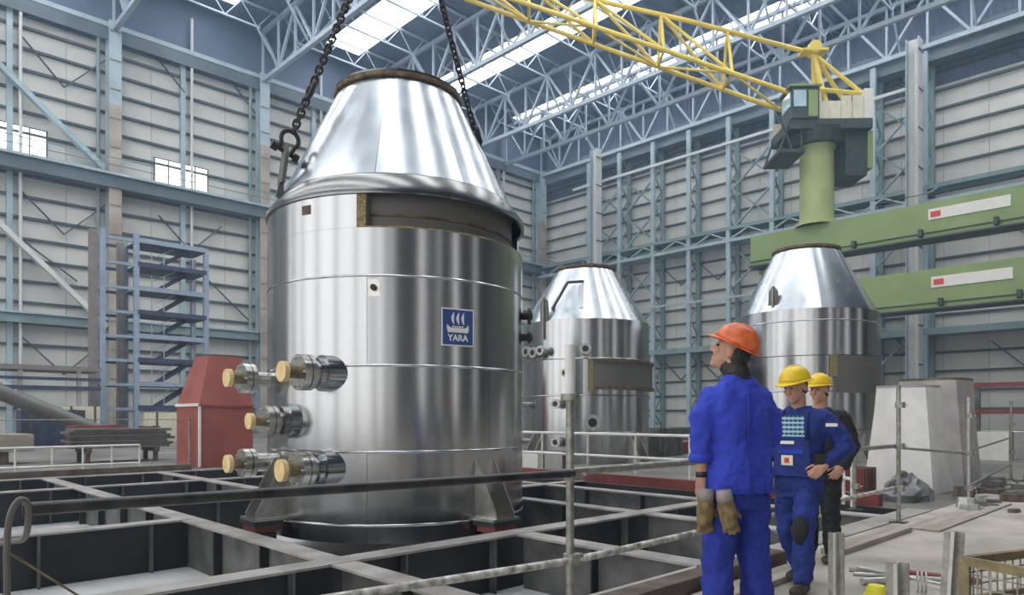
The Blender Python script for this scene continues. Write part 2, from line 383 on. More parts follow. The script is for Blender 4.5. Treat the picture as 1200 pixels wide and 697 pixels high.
# right wall
b = MB(); b.rng(DR + 0.12, DR + 0.3, YS, DL + 0.3, -0.5, ZR + 0.2)
wr = struct('wall_right', b, M['panelback'])
mk('upper_cladding', MB().rng(DR - 0.05, DR + 0.1, YS, DL, 27.0, ZR), M['deck'], wr)
pm = MB(); pm.rng(DR, DR + 0.1, 0.012, 3.0 - 0.012, 0, 26.98)
first = None
for k in range(-4, 19):
    y = 4.2 + 3.0 * k
    if first is None: first = mk('wall_panel', pm, M['panel'], wr); o = first
    else: o = first.copy(); C.objects.link(o)
    o.location.y = y
gm = MB(); gm.rng(DR - 0.22, DR, 0.0, 11.82, 0.0, 0.17)
first = None
for by in (-12.3, -0.48, 11.34, 23.16, 34.98, 46.8 - 0.32):
    for j in range(1, 21):
        z = 1.45 * j + 0.4
        if first is None: first = mk('girt', gm, M['girt'], wr); o = first
        else: o = first.copy(); C.objects.link(o)
        o.location = (0, by, z)
LC = [49.9, 45.75, 41.55, 37.4, 33.2, 29.0, 24.8, 20.6, 16.9]     # lattice columns
for y in LC:
    q = MB(); q.rng(DR - 0.55, DR - 0.22, y - 0.2, y + 0.2, 0, ZE); cr = mk('lattice_column', q, M['teal'], wr)
    q = MB(); q.rng(DR - 2.25, DR - 1.95, y - 0.2, y + 0.2, 0, ZE - 1.0); mk('front_chord', q, M['bluegrey'], cr)
    for i in range(19):
        z = 0.3 + 1.5 * i; a, c2 = (DR - 1.95, DR - 0.55) if i % 2 else (DR - 0.55, DR - 1.95)
        mk('lacing', MB().bar((a, y, z), (c2, y, z + 1.5), 0.11), M['teal'], cr)
for z0, z1, m_ in ((17.4, 17.7, 'bluegrey'), (18.5, 18.8, 'teal'), (7.5, 8.0, 'teal')):
    q = MB(); q.rng(DR - 2.3, DR - 0.3, -12, DL, z0, z1); mk('runway_girder', q, M[m_], wr)
q = MB(); q.rng(DR - 2.4, DR - 2.25, 17, 52, 26.4, 26.65); mk('tie_tube', q, M['white_post'], wr)
q = MB(); q.rng(DR - 2.4, DR - 2.25, 17, 52, 12.2, 12.4); mk('tie_tube', q, M['bluegrey'], wr)
for i in range(22):
    y = 16 + i * 1.9
    mk('lacing', MB().bar((DR - 2.2, y, 17.6 if i % 2 else 18.5), (DR - 2.2, y + 1.9, 18.5 if i % 2 else 17.6), 0.12), M['bluegrey'], wr)
for ya, yb2 in ((45.75, 41.55), (49.9, 45.75), (33.2, 29.0), (20.6, 16.9)):
    for z0 in (0.5, 5.2, 9.2, 13.4, 18.9, 22.6):
        xx = DR - 1.2
        brace(wr, (xx, ya, z0), (xx, yb2, z0 + 3.6), 0.22, 'bluegrey', 'cross_brace'); brace(wr, (xx, ya, z0 + 3.6), (xx, yb2, z0), 0.22, 'teal', 'cross_brace')
for y0 in (-2.6, 4.3, 11.0, 35.3, 39.4):
    for zt in (28.9, 16.4, 6.9):
        if 14 < y0 and zt > 20: continue
        for s in (-1, 1): brace(wr, (DR - 0.3, y0, zt - 1.9), (DR - 0.3, y0 + s * 2.0, zt), 0.13, 'girt', 'sway_rod')
q = MB(); q.rng(DR - 1.6, DR - 0.3, -12, DL, ZE - 1.6, ZE + 0.2); mk('eave_girder', q, M['darkgirder'], wr)
# free standing columns under the side truss
for y, lab in ((47.4, 'tall pale steel column standing behind the middle steel vessel'), (17.1, 'tall pale steel column standing behind the green crane girders')):
    t = thing('hall_column', lab, 'column', (58.0, y, 0), 'free standing hall columns')
    q = MB(); q.rng(57.55, 58.45, y - 0.45, y - 0.37, 0, 29.3); q.rng(57.96, 58.04, y - 0.37, y + 0.37, 0, 29.3); mk('front_flange', q, M['white_post'], t)
    q = MB(); q.rng(57.55, 58.45, y + 0.37, y + 0.45, 0, 29.3); mk('rear_flange', q, M['bluegrey'], t)
    q = MB(); q.rng(57.3, 58.7, y - 0.7, y + 0.7, -0.03, 0.05); mk('base_plate', q, M['bluegrey'], t)
    mk('service_pipe', MB().cyl((57.5, y - 0.3, 0), (57.5, y - 0.3, 29), 0.08, n=8), M['white_post'], t, True)
    for i in range(10):
        q = MB(); q.rng(57.5, 58.5, y - 0.5, y - 0.44, 2.2 + 2.9 * i, 2.32 + 2.9 * i); mk('splice_plate', q, M['girt'], t)

# walls behind the photographer, with tall glowing strips added for side light and vessel streaks
b = MB(); b.rng(XW - 0.3, XW, YS, DL, -0.5, ZR + 0.2); wb_ = struct('wall_back', b, M['backwall'])
b = MB(); b.rng(XW, DR, YS - 0.3, YS, -0.5, ZR + 0.2); ws_ = struct('wall_side', b, M['backwall'])
for y, w_ in ((-36, 3), (-30, 1.5), (-25, 7), (-15, 10), (-3.5, 10), (8, 10), (20, 10), (32.5, 7), (42, 2), (47, 6)):
    q = MB(); q.rng(XW, XW + 0.05, y, y + w_, 0.2, 25); mk('added_light_strip', q, M['striplit'], wb_)
for x, w_ in ((-9.5, 3.5), (5, 1.2), (18, 3.0), (40, 2.5)):
    q = MB(); q.rng(x, x + w_, YS, YS + 0.05, 1, 26); mk('added_light_strip', q, M['striplit'], ws_)

# ------------------------------------------------------------------ roof trusses along Y
ZB, ZT = 29.5, 33.6
def roof_truss(x, y1, ymin, lab):
    t = thing('roof_truss', lab, 'truss', (x, y1, ZB), 'roof trusses')
    mk('bottom_chord', MB().bar((x, YS + 0.5, ZB), (x, y1, ZB), 0.34), M['truss'], t)
    mk('top_chord', MB().bar((x, YS + 0.5, ZT), (x, y1, ZT), 0.3), M['truss'], t)
    y = y1; i = 0
    while y > ymin:
        mk('vertical', MB().bar((x, y, ZB), (x, y, ZT), 0.17), M['truss'], t)
        a, c2 = (ZB, ZT) if i % 2 else (ZT, ZB)
        mk('diagonal', MB().bar((x, y, a), (x, y - 2.9, c2), 0.19), M['truss'], t)
        y -= 2.9; i += 1
labs = ['steel roof truss nearest the left edge, above the leftmost wall column', 'steel roof truss above the wall column left of the big vessel',
        'steel roof truss crossing above the big vessel along the first skylight', 'steel roof truss under the second bright skylight strip',
        'steel roof truss along the right wall above the hall columns']
for x, l in zip((15.0, 26.3, 37.6, 48.9, 60.2), labs):
    roof_truss(x, DL - 0.9, (47.0 - 0.695 * x) / 0.719 - 10, l)
roof_truss(54.5, DL - 0.9, 3, 'steel roof truss between the second skylight and the right wall truss')
# lattice purlins along X, one bay each
t0 = None; BL = ['light lattice roof purlin in the bay nearest the left edge, above the wall columns', 'light lattice roof purlin in the bay of the skylight above the left chain', 'light lattice roof purlin in the bay of the skylight right of the vessel cone', 'light lattice roof purlin in the bay between the far skylight and the right wall']
for k, x in enumerate((15.0, 26.3, 37.6, 48.9)):
    for j in range(11):
        y = 54.4 - 5.1 * j
        if 0.695 * (x + 11.3) + 0.719 * y < 44: continue
        if t0 is None:
            t0 = thing('lattice_purlin', BL[0], 'purlin', (x, y, 32.2), 'lattice roof purlins')
            mk('bottom_chord', MB().bar((x + 1.6, y, 32.2), (x + 9.7, y, 32.2), 0.13), M['truss'], t0)
            mk('top_chord', MB().bar((x + 0.15, y, 33.85), (x + 11.15, y, 33.85), 0.16), M['truss'], t0)
            for i in range(8):
                a = x + 0.5 + i * 1.28; up = i % 2 == 0
                mk('lacing', MB().bar((a, y, 33.8 if up else 32.2), (a + 1.28, y, 32.2 if up else 33.8), 0.075), M['truss'], t0)
            for s, e in ((x + 0.1, x + 1.9), (x + 11.2, x + 9.4)):
                mk('knee_brace', MB().bar((s, y, 29.7), (e, y, 32.2), 0.13), M['truss'], t0)
        else: dup(t0, (x, y, 32.2), BL[k])
# ------------------------------------------------------------------ steel grid frame in the floor
grid = thing('steel_grid_frame', 'dark welded steel grid of girders sunk in the floor under the big vessel', 'steel frame', (4, 11, -0.66))
def girder(a, b2, axis, fw, m, top=0.0, stiff=1.3):
    # axis 'x': a, b2 = (x0, x1, y); axis 'y': (y0, y1, x)
    pass
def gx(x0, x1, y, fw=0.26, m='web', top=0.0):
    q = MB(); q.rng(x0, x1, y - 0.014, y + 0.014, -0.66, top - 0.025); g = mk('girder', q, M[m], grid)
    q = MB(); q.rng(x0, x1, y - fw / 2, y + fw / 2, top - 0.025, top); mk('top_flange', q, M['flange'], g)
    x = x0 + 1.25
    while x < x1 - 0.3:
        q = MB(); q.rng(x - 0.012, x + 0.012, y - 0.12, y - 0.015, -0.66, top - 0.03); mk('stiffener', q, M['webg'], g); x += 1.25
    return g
def gy(y0, y1, x, fw=0.26, m='webg', top=-0.004):  # webs on this axis are paler grey, the light on them put into colour
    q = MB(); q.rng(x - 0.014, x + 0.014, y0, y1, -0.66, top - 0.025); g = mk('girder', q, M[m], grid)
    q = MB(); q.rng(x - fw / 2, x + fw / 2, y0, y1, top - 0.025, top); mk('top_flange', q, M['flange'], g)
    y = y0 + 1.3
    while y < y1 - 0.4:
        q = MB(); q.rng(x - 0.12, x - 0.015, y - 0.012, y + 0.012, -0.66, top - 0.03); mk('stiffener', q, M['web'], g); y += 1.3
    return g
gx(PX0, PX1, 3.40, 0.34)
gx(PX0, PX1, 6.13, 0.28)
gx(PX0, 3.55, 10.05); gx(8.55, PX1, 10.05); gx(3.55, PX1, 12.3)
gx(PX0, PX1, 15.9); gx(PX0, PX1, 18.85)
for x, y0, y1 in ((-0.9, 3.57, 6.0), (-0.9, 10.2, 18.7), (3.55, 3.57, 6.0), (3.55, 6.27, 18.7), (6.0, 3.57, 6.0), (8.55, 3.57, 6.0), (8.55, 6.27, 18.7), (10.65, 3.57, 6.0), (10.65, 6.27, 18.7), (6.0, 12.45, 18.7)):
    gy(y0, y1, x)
# rims of the sunken frame
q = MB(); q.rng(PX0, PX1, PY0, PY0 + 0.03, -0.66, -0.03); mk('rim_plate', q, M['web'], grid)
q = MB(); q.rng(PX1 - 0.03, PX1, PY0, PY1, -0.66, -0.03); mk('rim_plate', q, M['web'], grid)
o = mk('coaming_beam', MB().rng(11.85, 12.05, 4.0, 19.0, -0.03, 0.16), M['redprimer'], None); tag(o, 'long red primed beam lying along the far edge of the grid', 'beam')
o = mk('coaming_beam', MB().rng(-3.2, 6.8, 19.02, 19.2, -0.03, 0.14), M['timber'], None); tag(o, 'dark timber beam behind the grid, left of the red hopper', 'beam')
# boards along the near edge
def board(x0, x1, y0, y1, z0, z1, m, lab, nm='plank', rz=0.0):
    c = Vector(((x0 + x1) / 2, (y0 + y1) / 2, z0))
    q = MB(); q.box((c.x, c.y, (z0 + z1) / 2), (x1 - x0, y1 - y0, z1 - z0), rz)
    o = mk(nm, q, M[m], None, org=c); tag(o, lab, nm if nm != 'plank' else 'plank'); 
    md = o.modifiers.new('edge', 'BEVEL'); md.width = 0.008; md.segments = 2
    return o
board(3.75, 6.4, 2.95, 3.15, 0.0, 0.15, 'timber', 'dark brown timber baulk on the pit edge behind the man in bright blue', 'timber_baulk')
board(7.25, 9.4, 2.79, 3.0, 0.0, 0.06, 'plank', 'dusty wide board on the pit edge, ending before the white hopper post')
board(4.7, 6.3, 2.68, 2.92, 0.0, 0.05, 'plank', 'short dusty board between the man in bright blue and the man in overalls')
board(9.6, 13.4, 2.55, 2.94, 0.0, 0.025, 'plank', 'long thin board under the far scaffold posts')
board(3.2, 4.5, 1.65, 2.42, 0.0, 0.08, 'plank', 'low platform board under the boots of the man in bright blue')
# ------------------------------------------------------------------ stainless vessels
def ring_sheet(c, r, z0, z1, a0, a1, th=0.03, r1=None, n=None):
    r1 = r if r1 is None else r1
    n = n or max(4, int(abs(a1 - a0) / R(3.0)))
    return MB().lathe(c, [(r, z0), (r1, z1), (r1 - th, z1), (r - th, z0)], n, a0, a1, close=True)
def course(t, c, r, z0, z1, seams, m, nm='cladding_sheet', r1=None, th=0.03):
    s = sorted(seams)
    for i, a in enumerate(s):
        b2 = s[(i + 1) % len(s)] + (2 * math.pi if i == len(s) - 1 else 0)
        if len(s) == 1: b2 = a + 2 * math.pi
        mk(nm, ring_sheet(c, r, z0, z1, a + 0.0015, b2 - 0.0015, th, r1), m, t, True)
def bead(t, c, r, z, m, h=0.012):
    mk('swage_bead', MB().lathe(c, [(r - 0.01, z - 2 * h), (r + h * 0.6, z - h), (r + h, z), (r + h * 0.6, z + h), (r - 0.01, z + 2 * h)], 120), m, t, True)
def nozzle(t, p, d, r_stub, r_fl, r_cap, L, collar=None, cap='wood', bolts=10, m='pipe_ss'):
    d = Vector(d).normalized(); p = Vector(p)
    nz = mk('nozzle', MB().cyl(p - d * 0.5, p + d * L * 0.62, r_stub, n=24), M[m], t, True)
    if collar: 
        mk('collar', MB().cyl(p - d * 0.35, p + d * L * 0.30, collar, n=36).cyl(p - d * 0.3, p + d * L * 0.17, collar * 1.18, n=36), M['stain'], nz, True)
    mk('flange', MB().cyl(p + d * L * 0.52, p + d * L * 0.66, r_fl, n=28), M[m], nz, True)
    mk('inner_flange', MB().cyl(p + d * L * 0.40, p + d * L * 0.50, r_fl, n=28), M[m], nz, True)
    up = Vector((0, 0, 1)); sd = d.cross(up).normalized()
    if bolts:
        for i in range(bolts):
            a = 2 * math.pi * i / bolts; q = p + (up * math.sin(a) + sd * math.cos(a)) * r_fl * 0.83
            mk('bolt', MB().cyl(q + d * L * 0.37, q + d * L * 0.70, 0.016, n=6), M['rod'], nz)
    if cap:
        mk('spigot', MB().cyl(p + d * L * 0.6, p + d * L * 0.93, r_cap * 0.62, n=20), M['meshyellow'], nz, True)
        mk('end_cap', MB().cyl(p + d * L * 0.90, p + d * L, r_cap, n=24), M[cap], nz, True)
    return nz
def bracket(t, c, ang, r, z0=0.0, w=0.5, out=0.44, h=0.8, m='pipe_ss'):
    u = Vector((math.cos(ang), math.sin(ang), 0)); s = Vector((-math.sin(ang), math.cos(ang), 0)); c = Vector(c)
    bp = MB(); q = [c + u * (r - 0.12) + s * -w / 2, c + u * (r + out) + s * -w / 2, c + u * (r + out) + s * w / 2, c + u * (r - 0.12) + s * w / 2]
    bp.prism([p + Vector((0, 0, z0)) for p in q], (0, 0, 0.035)); br = mk('support_bracket', bp, M[m], t)
    for k in (-0.33, 0.33):
        o = c + s * (k * w)
        g = MB().prism([o + u * (r - 0.12) + Vector((0, 0, z0 + 0.035)), o + u * (r + out * 0.92) + Vector((0, 0, z0 + 0.035)), o + u * (r + out * 0.92) + Vector((0, 0, z0 + 0.09)), o + u * (r + 0.02) + Vector((0, 0, z0 + h)), o + u * (r - 0.12) + Vector((0, 0, z0 + h))], s * 0.02)
        mk('gusset', g, M[m], br)
    return br

# ---- the big vessel hanging in the foreground
TC = Vector((6.41, 9.19, 0)); TR = 1.935; CAMA = math.atan2(-TC.y, -TC.x)
big = thing('steel_vessel', 'largest stainless vessel with conical top and blue sign, hanging from two chains', 'vessel', (TC.x, TC.y, -0.25), 'stainless steel vessels')
A = lambda deg: CAMA + R(deg)
course(big, TC, TR, -0.25, -0.02, [A(-12)], M['stain'])
course(big, TC, TR, -0.015, 0.925, [A(-12), A(78), A(168), A(258)], M['stain'])
course(big, TC, TR, 0.935, 2.045, [A(-60), A(40), A(120), A(210)], M['stain'])
course(big, TC, TR, 2.055, 3.205, [A(-12), A(78), A(168), A(258)], M['stain'])
course(big, TC, TR, 3.215, 3.83, [A(-55), A(55), A(170)], M['stain'])
mk('cladding_sheet', ring_sheet(TC, TR, 3.832, 4.32, A(94), A(-16 + 360)), M['stain'], big, True)
for z in (-0.02, 0.93, 2.05, 3.21): bead(big, TC, TR, z, M['stain'])
mk('inner_shell', MB().lathe(TC, [(TR - 0.17, -0.2), (TR - 0.17, 4.5)], 96), M['inner'], big, True)
mk('bottom_plate', MB().cyl((TC.x, TC.y, -0.24), (TC.x, TC.y, -0.2), TR - 0.04, n=64), M['inner'], big)
mk('insulation_edge', ring_sheet(TC, TR - 0.012, 3.80, 3.855, A(-16), A(94), 0.15), M['wool'], big, True)
mk('insulation_edge', ring_sheet(TC, TR - 0.012, 3.83, 4.28, A(-17.5), A(-12.5), 0.15), M['wool'], big, True)
mk('inner_strap', ring_sheet(TC, TR - 0.15, 4.02, 4.05, A(-12), A(94), 0.02), M['rustrim'], big, True)
mk('shoulder_band', MB().lathe(TC, [(TR - 0.02, 4.27), (TR + 0.025, 4.27), (TR + 0.025, 4.34), (TR - 0.15, 4.58), (TR - 0.25, 4.59)], 120), M['staindark'], big, True)
ns = 9
for i in range(ns):
    a0 = A(-10 + 360 / ns * i)
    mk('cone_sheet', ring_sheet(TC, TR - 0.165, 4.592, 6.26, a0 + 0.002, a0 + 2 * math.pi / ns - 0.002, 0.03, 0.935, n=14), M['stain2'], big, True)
mk('top_rim', MB().lathe(TC, [(0.90, 6.255), (0.975, 6.26), (0.985, 6.29), (0.975, 6.32), (0.90, 6.325), (0.86, 6.29)], 72, close=True), M['rustrim'], big, True)
mk('top_rim_edge', MB().lathe(TC, [(0.93, 6.326), (0.975, 6.327), (0.975, 6.355), (0.93, 6.355)], 72, close=True), M['staindark'], big, True)
X_ = (-1, 0, 0)
for y, z, rs, rf, rc, L, co in ((8.30, 1.95, 0.155, 0.23, 0.13, 0.66, 0.20), (9.72, 1.92, 0.10, 0.21, 0.125, 0.62, None), (8.93, 1.33, 0.12, 0.20, 0.105, 0.60, 0.20), (9.70, 0.74, 0.13, 0.20, 0.125, 0.62, None), (8.32, 0.72, 0.155, 0.23, 0.14, 0.66, 0.20)):
    xs_ = TC.x - math.sqrt(TR ** 2 - (y - TC.y) ** 2)
    nozzle(big, (xs_, y, z), X_, rs, rf, rc, L, co)
for a, nm in ((R(-88), 0), (R(178), 1), (R(2), 2), (R(92), 3)): bracket(big, TC, a, TR)
for z_ in (2.95, 2.62):
    a_ = A(80); p_ = TC + Vector((math.cos(a_) * TR, math.sin(a_) * TR, z_)); d_ = Vector((math.cos(a_), math.sin(a_), 0))
    n_ = mk('side_stub', MB().cyl(p_ - d_ * 0.1, p_ + d_ * 0.16, 0.06, n=14), M['chain'], big, True); mk('stub_flange', MB().cyl(p_ + d_ * 0.08, p_ + d_ * 0.13, 0.13 if z_ > 2.8 else 0.09, n=18), M['chain'], n_, True)
# small fittings on the shell
def onshell(c, r, ang, z): return Vector(c) + Vector((math.cos(ang) * r, math.sin(ang) * r, z))
def plate_on(t, nm, c, r, ang, z, w, h, m, th=0.012):
    u = Vector((math.cos(ang), math.sin(ang), 0)); s = Vector((-math.sin(ang), math.cos(ang), 0)); p = onshell(c, r, ang, z)
    return mk(nm, MB().prism([p - s * w / 2 - Vector((0, 0, h / 2)), p + s * w / 2 - Vector((0, 0, h / 2)), p + s * w / 2 + Vector((0, 0, h / 2)), p - s * w / 2 + Vector((0, 0, h / 2))], u * th), m, t)
fp = plate_on(big, 'fitting_plate', TC, TR - 0.005, A(-9.3), 3.05, 0.16, 0.22, M['pipe_ss'])
mk('fitting_stub', MB().cyl(onshell(TC, TR, A(-9.3), 3.05), onshell(TC, TR + 0.06, A(-9.3), 3.05), 0.04, n=12), M['black'], fp, True)
hp = plate_on(big, 'torn_hole', TC, TR - 0.006, A(-38.5), 4.12, 0.15, 0.12, M['timber'])
# lifting lugs with shackles: left lug near the left edge of the cone, right lug opposite
LUGA = R(173)      # direction from the axis to the left lug
def lug(t, ang):
    u = Vector((math.cos(ang), math.sin(ang), 0)); s = Vector((-math.sin(ang), math.cos(ang), 0))
    b0 = TC + u * 1.70 + Vector((0, 0, 4.66))
    poly = [b0 - s * 0.10 + u * 0.06, b0 + s * 0.10 + u * 0.06, b0 + s * 0.10 + Vector((0, 0, 0.42)), b0 + s * 0.06 + Vector((0, 0, 0.56)), b0 - s * 0.06 + Vector((0, 0, 0.56)), b0 - s * 0.10 + Vector((0, 0, 0.42))]
    lg = mk('lifting_lug', MB().prism([p + u * 0.06 for p in poly], u * 0.05), M['inner'], t)
    mk('lug_gusset', MB().prism([b0 + u * 0.11 - s * 0.02 + Vector((0, 0, -0.2)), b0 + u * 0.11 - s * 0.02 + Vector((0, 0, 0.3)), b0 + u * 0.22 - s * 0.02 + Vector((0, 0, -0.2))], s * 0.04), M['inner'], lg)
    return b0 + u * 0.09 + Vector((0, 0, 0.46))
lugL = lug(big, LUGA); lugR = lug(big, LUGA + math.pi)
# sign
sg = A(23.6); u = Vector((math.cos(sg), math.sin(sg), 0)); s = Vector((-math.sin(sg), math.cos(sg), 0)); zc = 2.575
sign = thing('company_sign', 'square blue YARA sign with white ship emblem on the big vessel', 'sign', onshell(TC, TR + 0.002, sg, zc))
P0 = onshell(TC, TR + 0.002, sg, zc)
def sp(x, y, d=0.0): return P0 + s * x + Vector((0, 0, y)) + u * d
mk('backing_plate', MB().prism([sp(-.245, -.25), sp(.245, -.25), sp(.245, .25), sp(-.245, .25)], u * 0.010), M['white'], sign)
mk('blue_face', MB().prism([sp(-.225, -.232, .0101), sp(.225, -.232, .0101), sp(.225, .232, .0101), sp(-.225, .232, .0101)], u * 0.003), M['signblue'], sign)
for k in range(3):
    x0 = -0.085 + k * 0.075
    pts = []
    for i in range(9):
        t_ = -1 + 2 * i / 8; pts.append(sp(x0 - 0.045 * (1 - t_ * t_) + 0.03, 0.115 + 0.085 * t_, .0132))
    for i in range(8, -1, -1):
        t_ = -1 + 2 * i / 8; pts.append(sp(x0 - 0.005 * (1 - t_ * t_) + 0.03, 0.115 + 0.085 * t_, .0132))
    mk('emblem_sail', MB().prism(pts, u * 0.003), M['white'], sign)
hull = [(-.165, .045), (-.135, .02), (-.10, .0), (.10, .0), (.135, .02), (.155, .05), (.165, -.01), (.15, -.06), (-.15, -.06), (-.165, -.01)]
mk('emblem_hull', MB().prism([sp(x, y - 0.01, .0132) for x, y in hull], u * 0.003), M['white'], sign)
for k in range(5):
    mk('emblem_shield', MB().prism([sp(-.075 + k * .036 + dx, -0.005 + dy, .0132) for dx, dy in ((-.012, 0), (.012, 0), (.012, .022), (-.012, .022))], u * 0.003), M['white'], sign)
fc = bpy.data.curves.new('sign_lettering', 'FONT'); fc.body = 'YARA'; fc.size = 0.118; fc.extrude = 0.002; fc.align_x = 'CENTER'; fc.align_y = 'CENTER'; fc.offset = 0.003
fo = bpy.data.objects.new('sign_lettering', fc); C.objects.link(fo)
bpy.context.view_layer.update()
fm = bpy.data.meshes.new_from_object(fo.evaluated_get(bpy.context.evaluated_depsgraph_get()))
bpy.data.objects.remove(fo)
MT = Matrix((s, Vector((0, 0, 1)), u)).transposed()
for v in fm.vertices: v.co = MT @ (v.co * 1.0) + (sp(0, -0.145, .0155) - P0)
fm.materials.append(M['white']); lo = bpy.data.objects.new('lettering', fm); C.objects.link(lo); lo.parent = sign
# support stools under the brackets
for a, lab in ((R(-88), 'dark red support jack under the front bracket of the big vessel'), (R(178), 'dark red support jack under the left bracket of the big vessel')):
    c = TC + Vector((math.cos(a), math.sin(a), 0)) * (TR + 0.25); c.z = -0.66
    t = thing('support_jack', lab, 'jack', c, 'support jacks under the big vessel')
    mk('stand', MB().box((c.x, c.y, -0.42), (0.3, 0.3, 0.48), a), M['web'], t)
    mk('screw', MB().cyl((c.x, c.y, -0.18), (c.x, c.y, -0.06), 0.06, n=12), M['rod'], t, True)
    mk('red_pad', MB().box((c.x, c.y, -0.105), (0.34, 0.42, 0.085), a), M['redprimer'], t)
    mk('top_plate', MB().box((c.x, c.y, -0.03), (0.4, 0.5, 0.06), a), M['black'], t)

# ---- chains, shackles, hook
HOOK = Vector((TC.x + 0.10, TC.y - 0.05, 10.05))
lm = MB()
def link_mesh(L=0.115, wd=0.062, r=0.0135):
    pts = []
    for i in range(16):
        t_ = 2 * math.pi * i / 16
        x = (wd / 2) * math.cos(t_); z = (wd / 2) * math.sin(t_) + (L / 2 - wd / 2) * (1 if math.sin(t_) >= 0 else -1)
        pts.append(Vector((x, 0, z)))
    vs = []; n = len(pts); k = 6
    for i, p in enumerate(pts):
        t_ = (pts[(i + 1) % n] - pts[i - 1]).normalized(); sx = Vector((0, 1, 0)); sy = t_.cross(sx)
        for j in range(k):
            q = 2 * math.pi * j / k; vs.append(p + sx * math.cos(q) * r + sy * math.sin(q) * r)
    return vs, [(i * k + j, i * k + (j + 1) % k, ((i + 1) % n) * k + (j + 1) % k, ((i + 1) % n) * k + j) for i in range(n) for j in range(k)]
lv, lf = link_mesh(0.128, 0.088, 0.0185); me_l = bpy.data.meshes.new('chain_link'); me_l.from_pydata([tuple(v) for v in lv], [], lf); me_l.shade_smooth(); me_l.materials.append(M['chain'])
def chain(a, b2, lab):
    a = Vector(a); b2 = Vector(b2); d = (b2 - a); L = d.length; d.normalize()
    t = thing('lifting_chain', lab, 'chain', a, 'lifting chains on the big vessel')
    n = int(L / 0.092); Q = d.to_track_quat('Z', 'Y')
    for i in range(n):
        o = bpy.data.objects.new('chain_link', me_l); C.objects.link(o); o.parent = t
        o.rotation_mode = 'QUATERNION'; o.rotation_quaternion = Q @ Euler((0, 0, R(90) * (i % 2) + R(8) * math.sin(i))).to_quaternion()
        o.location = d * (0.06 + i * L / n)
    # thicker joining link a little above the shackle
    p = d * 0.72
    o = mk('joining_link', MB(), None, t); bpy.data.objects.remove(o)
    me = bpy.data.meshes.new('joining_link'); v2, f2 = link_mesh(0.30, 0.17, 0.035); me.from_pydata([tuple(v) for v in v2], [], f2); me.shade_smooth(); me.materials.append(M['chain'])
    o = bpy.data.objects.new('joining_link', me); C.objects.link(o); o.parent = t; o.rotation_mode = 'QUATERNION'; o.rotation_quaternion = Q; o.location = p
def shackle(p, ang, lab):
    u = Vector((math.cos(ang), math.sin(ang), 0)); p = Vector(p); 
    d = (HOOK - p).normalized(); s = u.cross(d).normalized()
    s = Vector((-math.sin(ang), math.cos(ang), 0)); w = s.cross(d).normalized()
    t = thing('bow_shackle', lab, 'shackle', p, 'bow shackles on the big vessel')
    pts = []
    for i in range(17):
        th = R(-40 + 260 * i / 16)
        pts.append(p + d * (0.20 + 0.125 * math.sin(th)) + w * 0.125 * math.cos(th))
    pts = [p + w * 0.085] + pts + [p - w * 0.085]
    mk('bow', MB().tube(pts, 0.032, 8), M['chain'], t, True)
    mk('pin', MB().cyl(p - w * 0.19, p + w * 0.19, 0.03, n=10).cyl(p - w * 0.2, p - w * 0.13, 0.062, n=10).cyl(p + w * 0.11, p + w * 0.2, 0.062, n=10), M['chain'], t, True)
    return p + d * 0.31
cl_ = shackle(lugL, LUGA, 'black bow shackle on the left shoulder of the big vessel'); cr_ = shackle(lugR, LUGA + math.pi, 'black bow shackle hidden behind the cone of the big vessel')
chain(cl_, HOOK, 'dark lifting chain rising from the left shackle of the big vessel')
chain(cr_, HOOK, 'dark lifting chain rising behind the right side of the vessel cone')
hk = thing('crane_hook', 'crane hook block holding both lifting chains above the big vessel', 'hook', HOOK)
mk('hook', MB().tube([HOOK + Vector((0.14 * math.cos(R(a)), 0, 0.14 * math.sin(R(a)) + 0.1)) for a in range(-200, 91, 20)] + [HOOK + Vector((0, 0, 0.6))], 0.05, 8), M['chain'], hk, True)
mk('hook_block', MB().box(HOOK + Vector((0, 0, 0.95)), (0.5, 0.25, 0.7)), M['yellow'], hk)
mk('hoist_rope', MB().cyl(HOOK + Vector((0, 0, 1.3)), (HOOK.x, HOOK.y, 33.9), 0.03, n=6), M['chain'], hk)

# ---- middle vessel
def vessel(name, lab, c, r, ztop, zsh, rtop, courses, seam0):
    t = thing(name, lab, 'vessel', (c.x, c.y, -0.03), 'stainless steel vessels'); ca = math.atan2(-c.y, -c.x)
    zz = [-0.03] + courses + [zsh]
    for i in range(len(zz) - 1):
        course(t, c, r, zz[i] + 0.004, zz[i + 1] - 0.004, [ca + R(seam0 + 37 * i + k * 90) for k in range(4)], M['stain'])
        if i: bead(t, c, r, zz[i], M['stain'], 0.014)
    mk('inner_shell', MB().lathe(c, [(r - 0.12, 0), (r - 0.12, zsh)], 64), M['inner'], t, True)
    for i in range(8):
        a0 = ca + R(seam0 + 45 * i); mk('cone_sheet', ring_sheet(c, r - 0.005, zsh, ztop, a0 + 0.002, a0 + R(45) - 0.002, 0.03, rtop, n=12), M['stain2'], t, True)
    mk('top_rim', MB().lathe(c, [(rtop - 0.05, ztop - 0.02), (rtop + 0.05, ztop), (rtop + 0.05, ztop + 0.07), (rtop - 0.05, ztop + 0.08)], 48, close=True), M['rustrim'], t, True)
    return t, ca
c2 = W(686, 22.9); c2.z = 0; r2 = 2.02
v2, ca2 = vessel('steel_vessel', 'middle stainless vessel behind the near scaffold post, grey duct ring at its right', c2, r2, 6.05, 4.28, 0.92, [0.9, 2.0, 3.1], 14)
du = mk('duct_ring', ring_sheet(c2, r2 + 0.11, 2.22, 3.02, ca2 + R(6), ca2 + R(110), 0.12), M['inner'], v2, True)
mk('duct_flange', ring_sheet(c2, r2 + 0.16, 2.98, 3.06, ca2 + R(6), ca2 + R(110), 0.17), M['rustrim'], du, True)
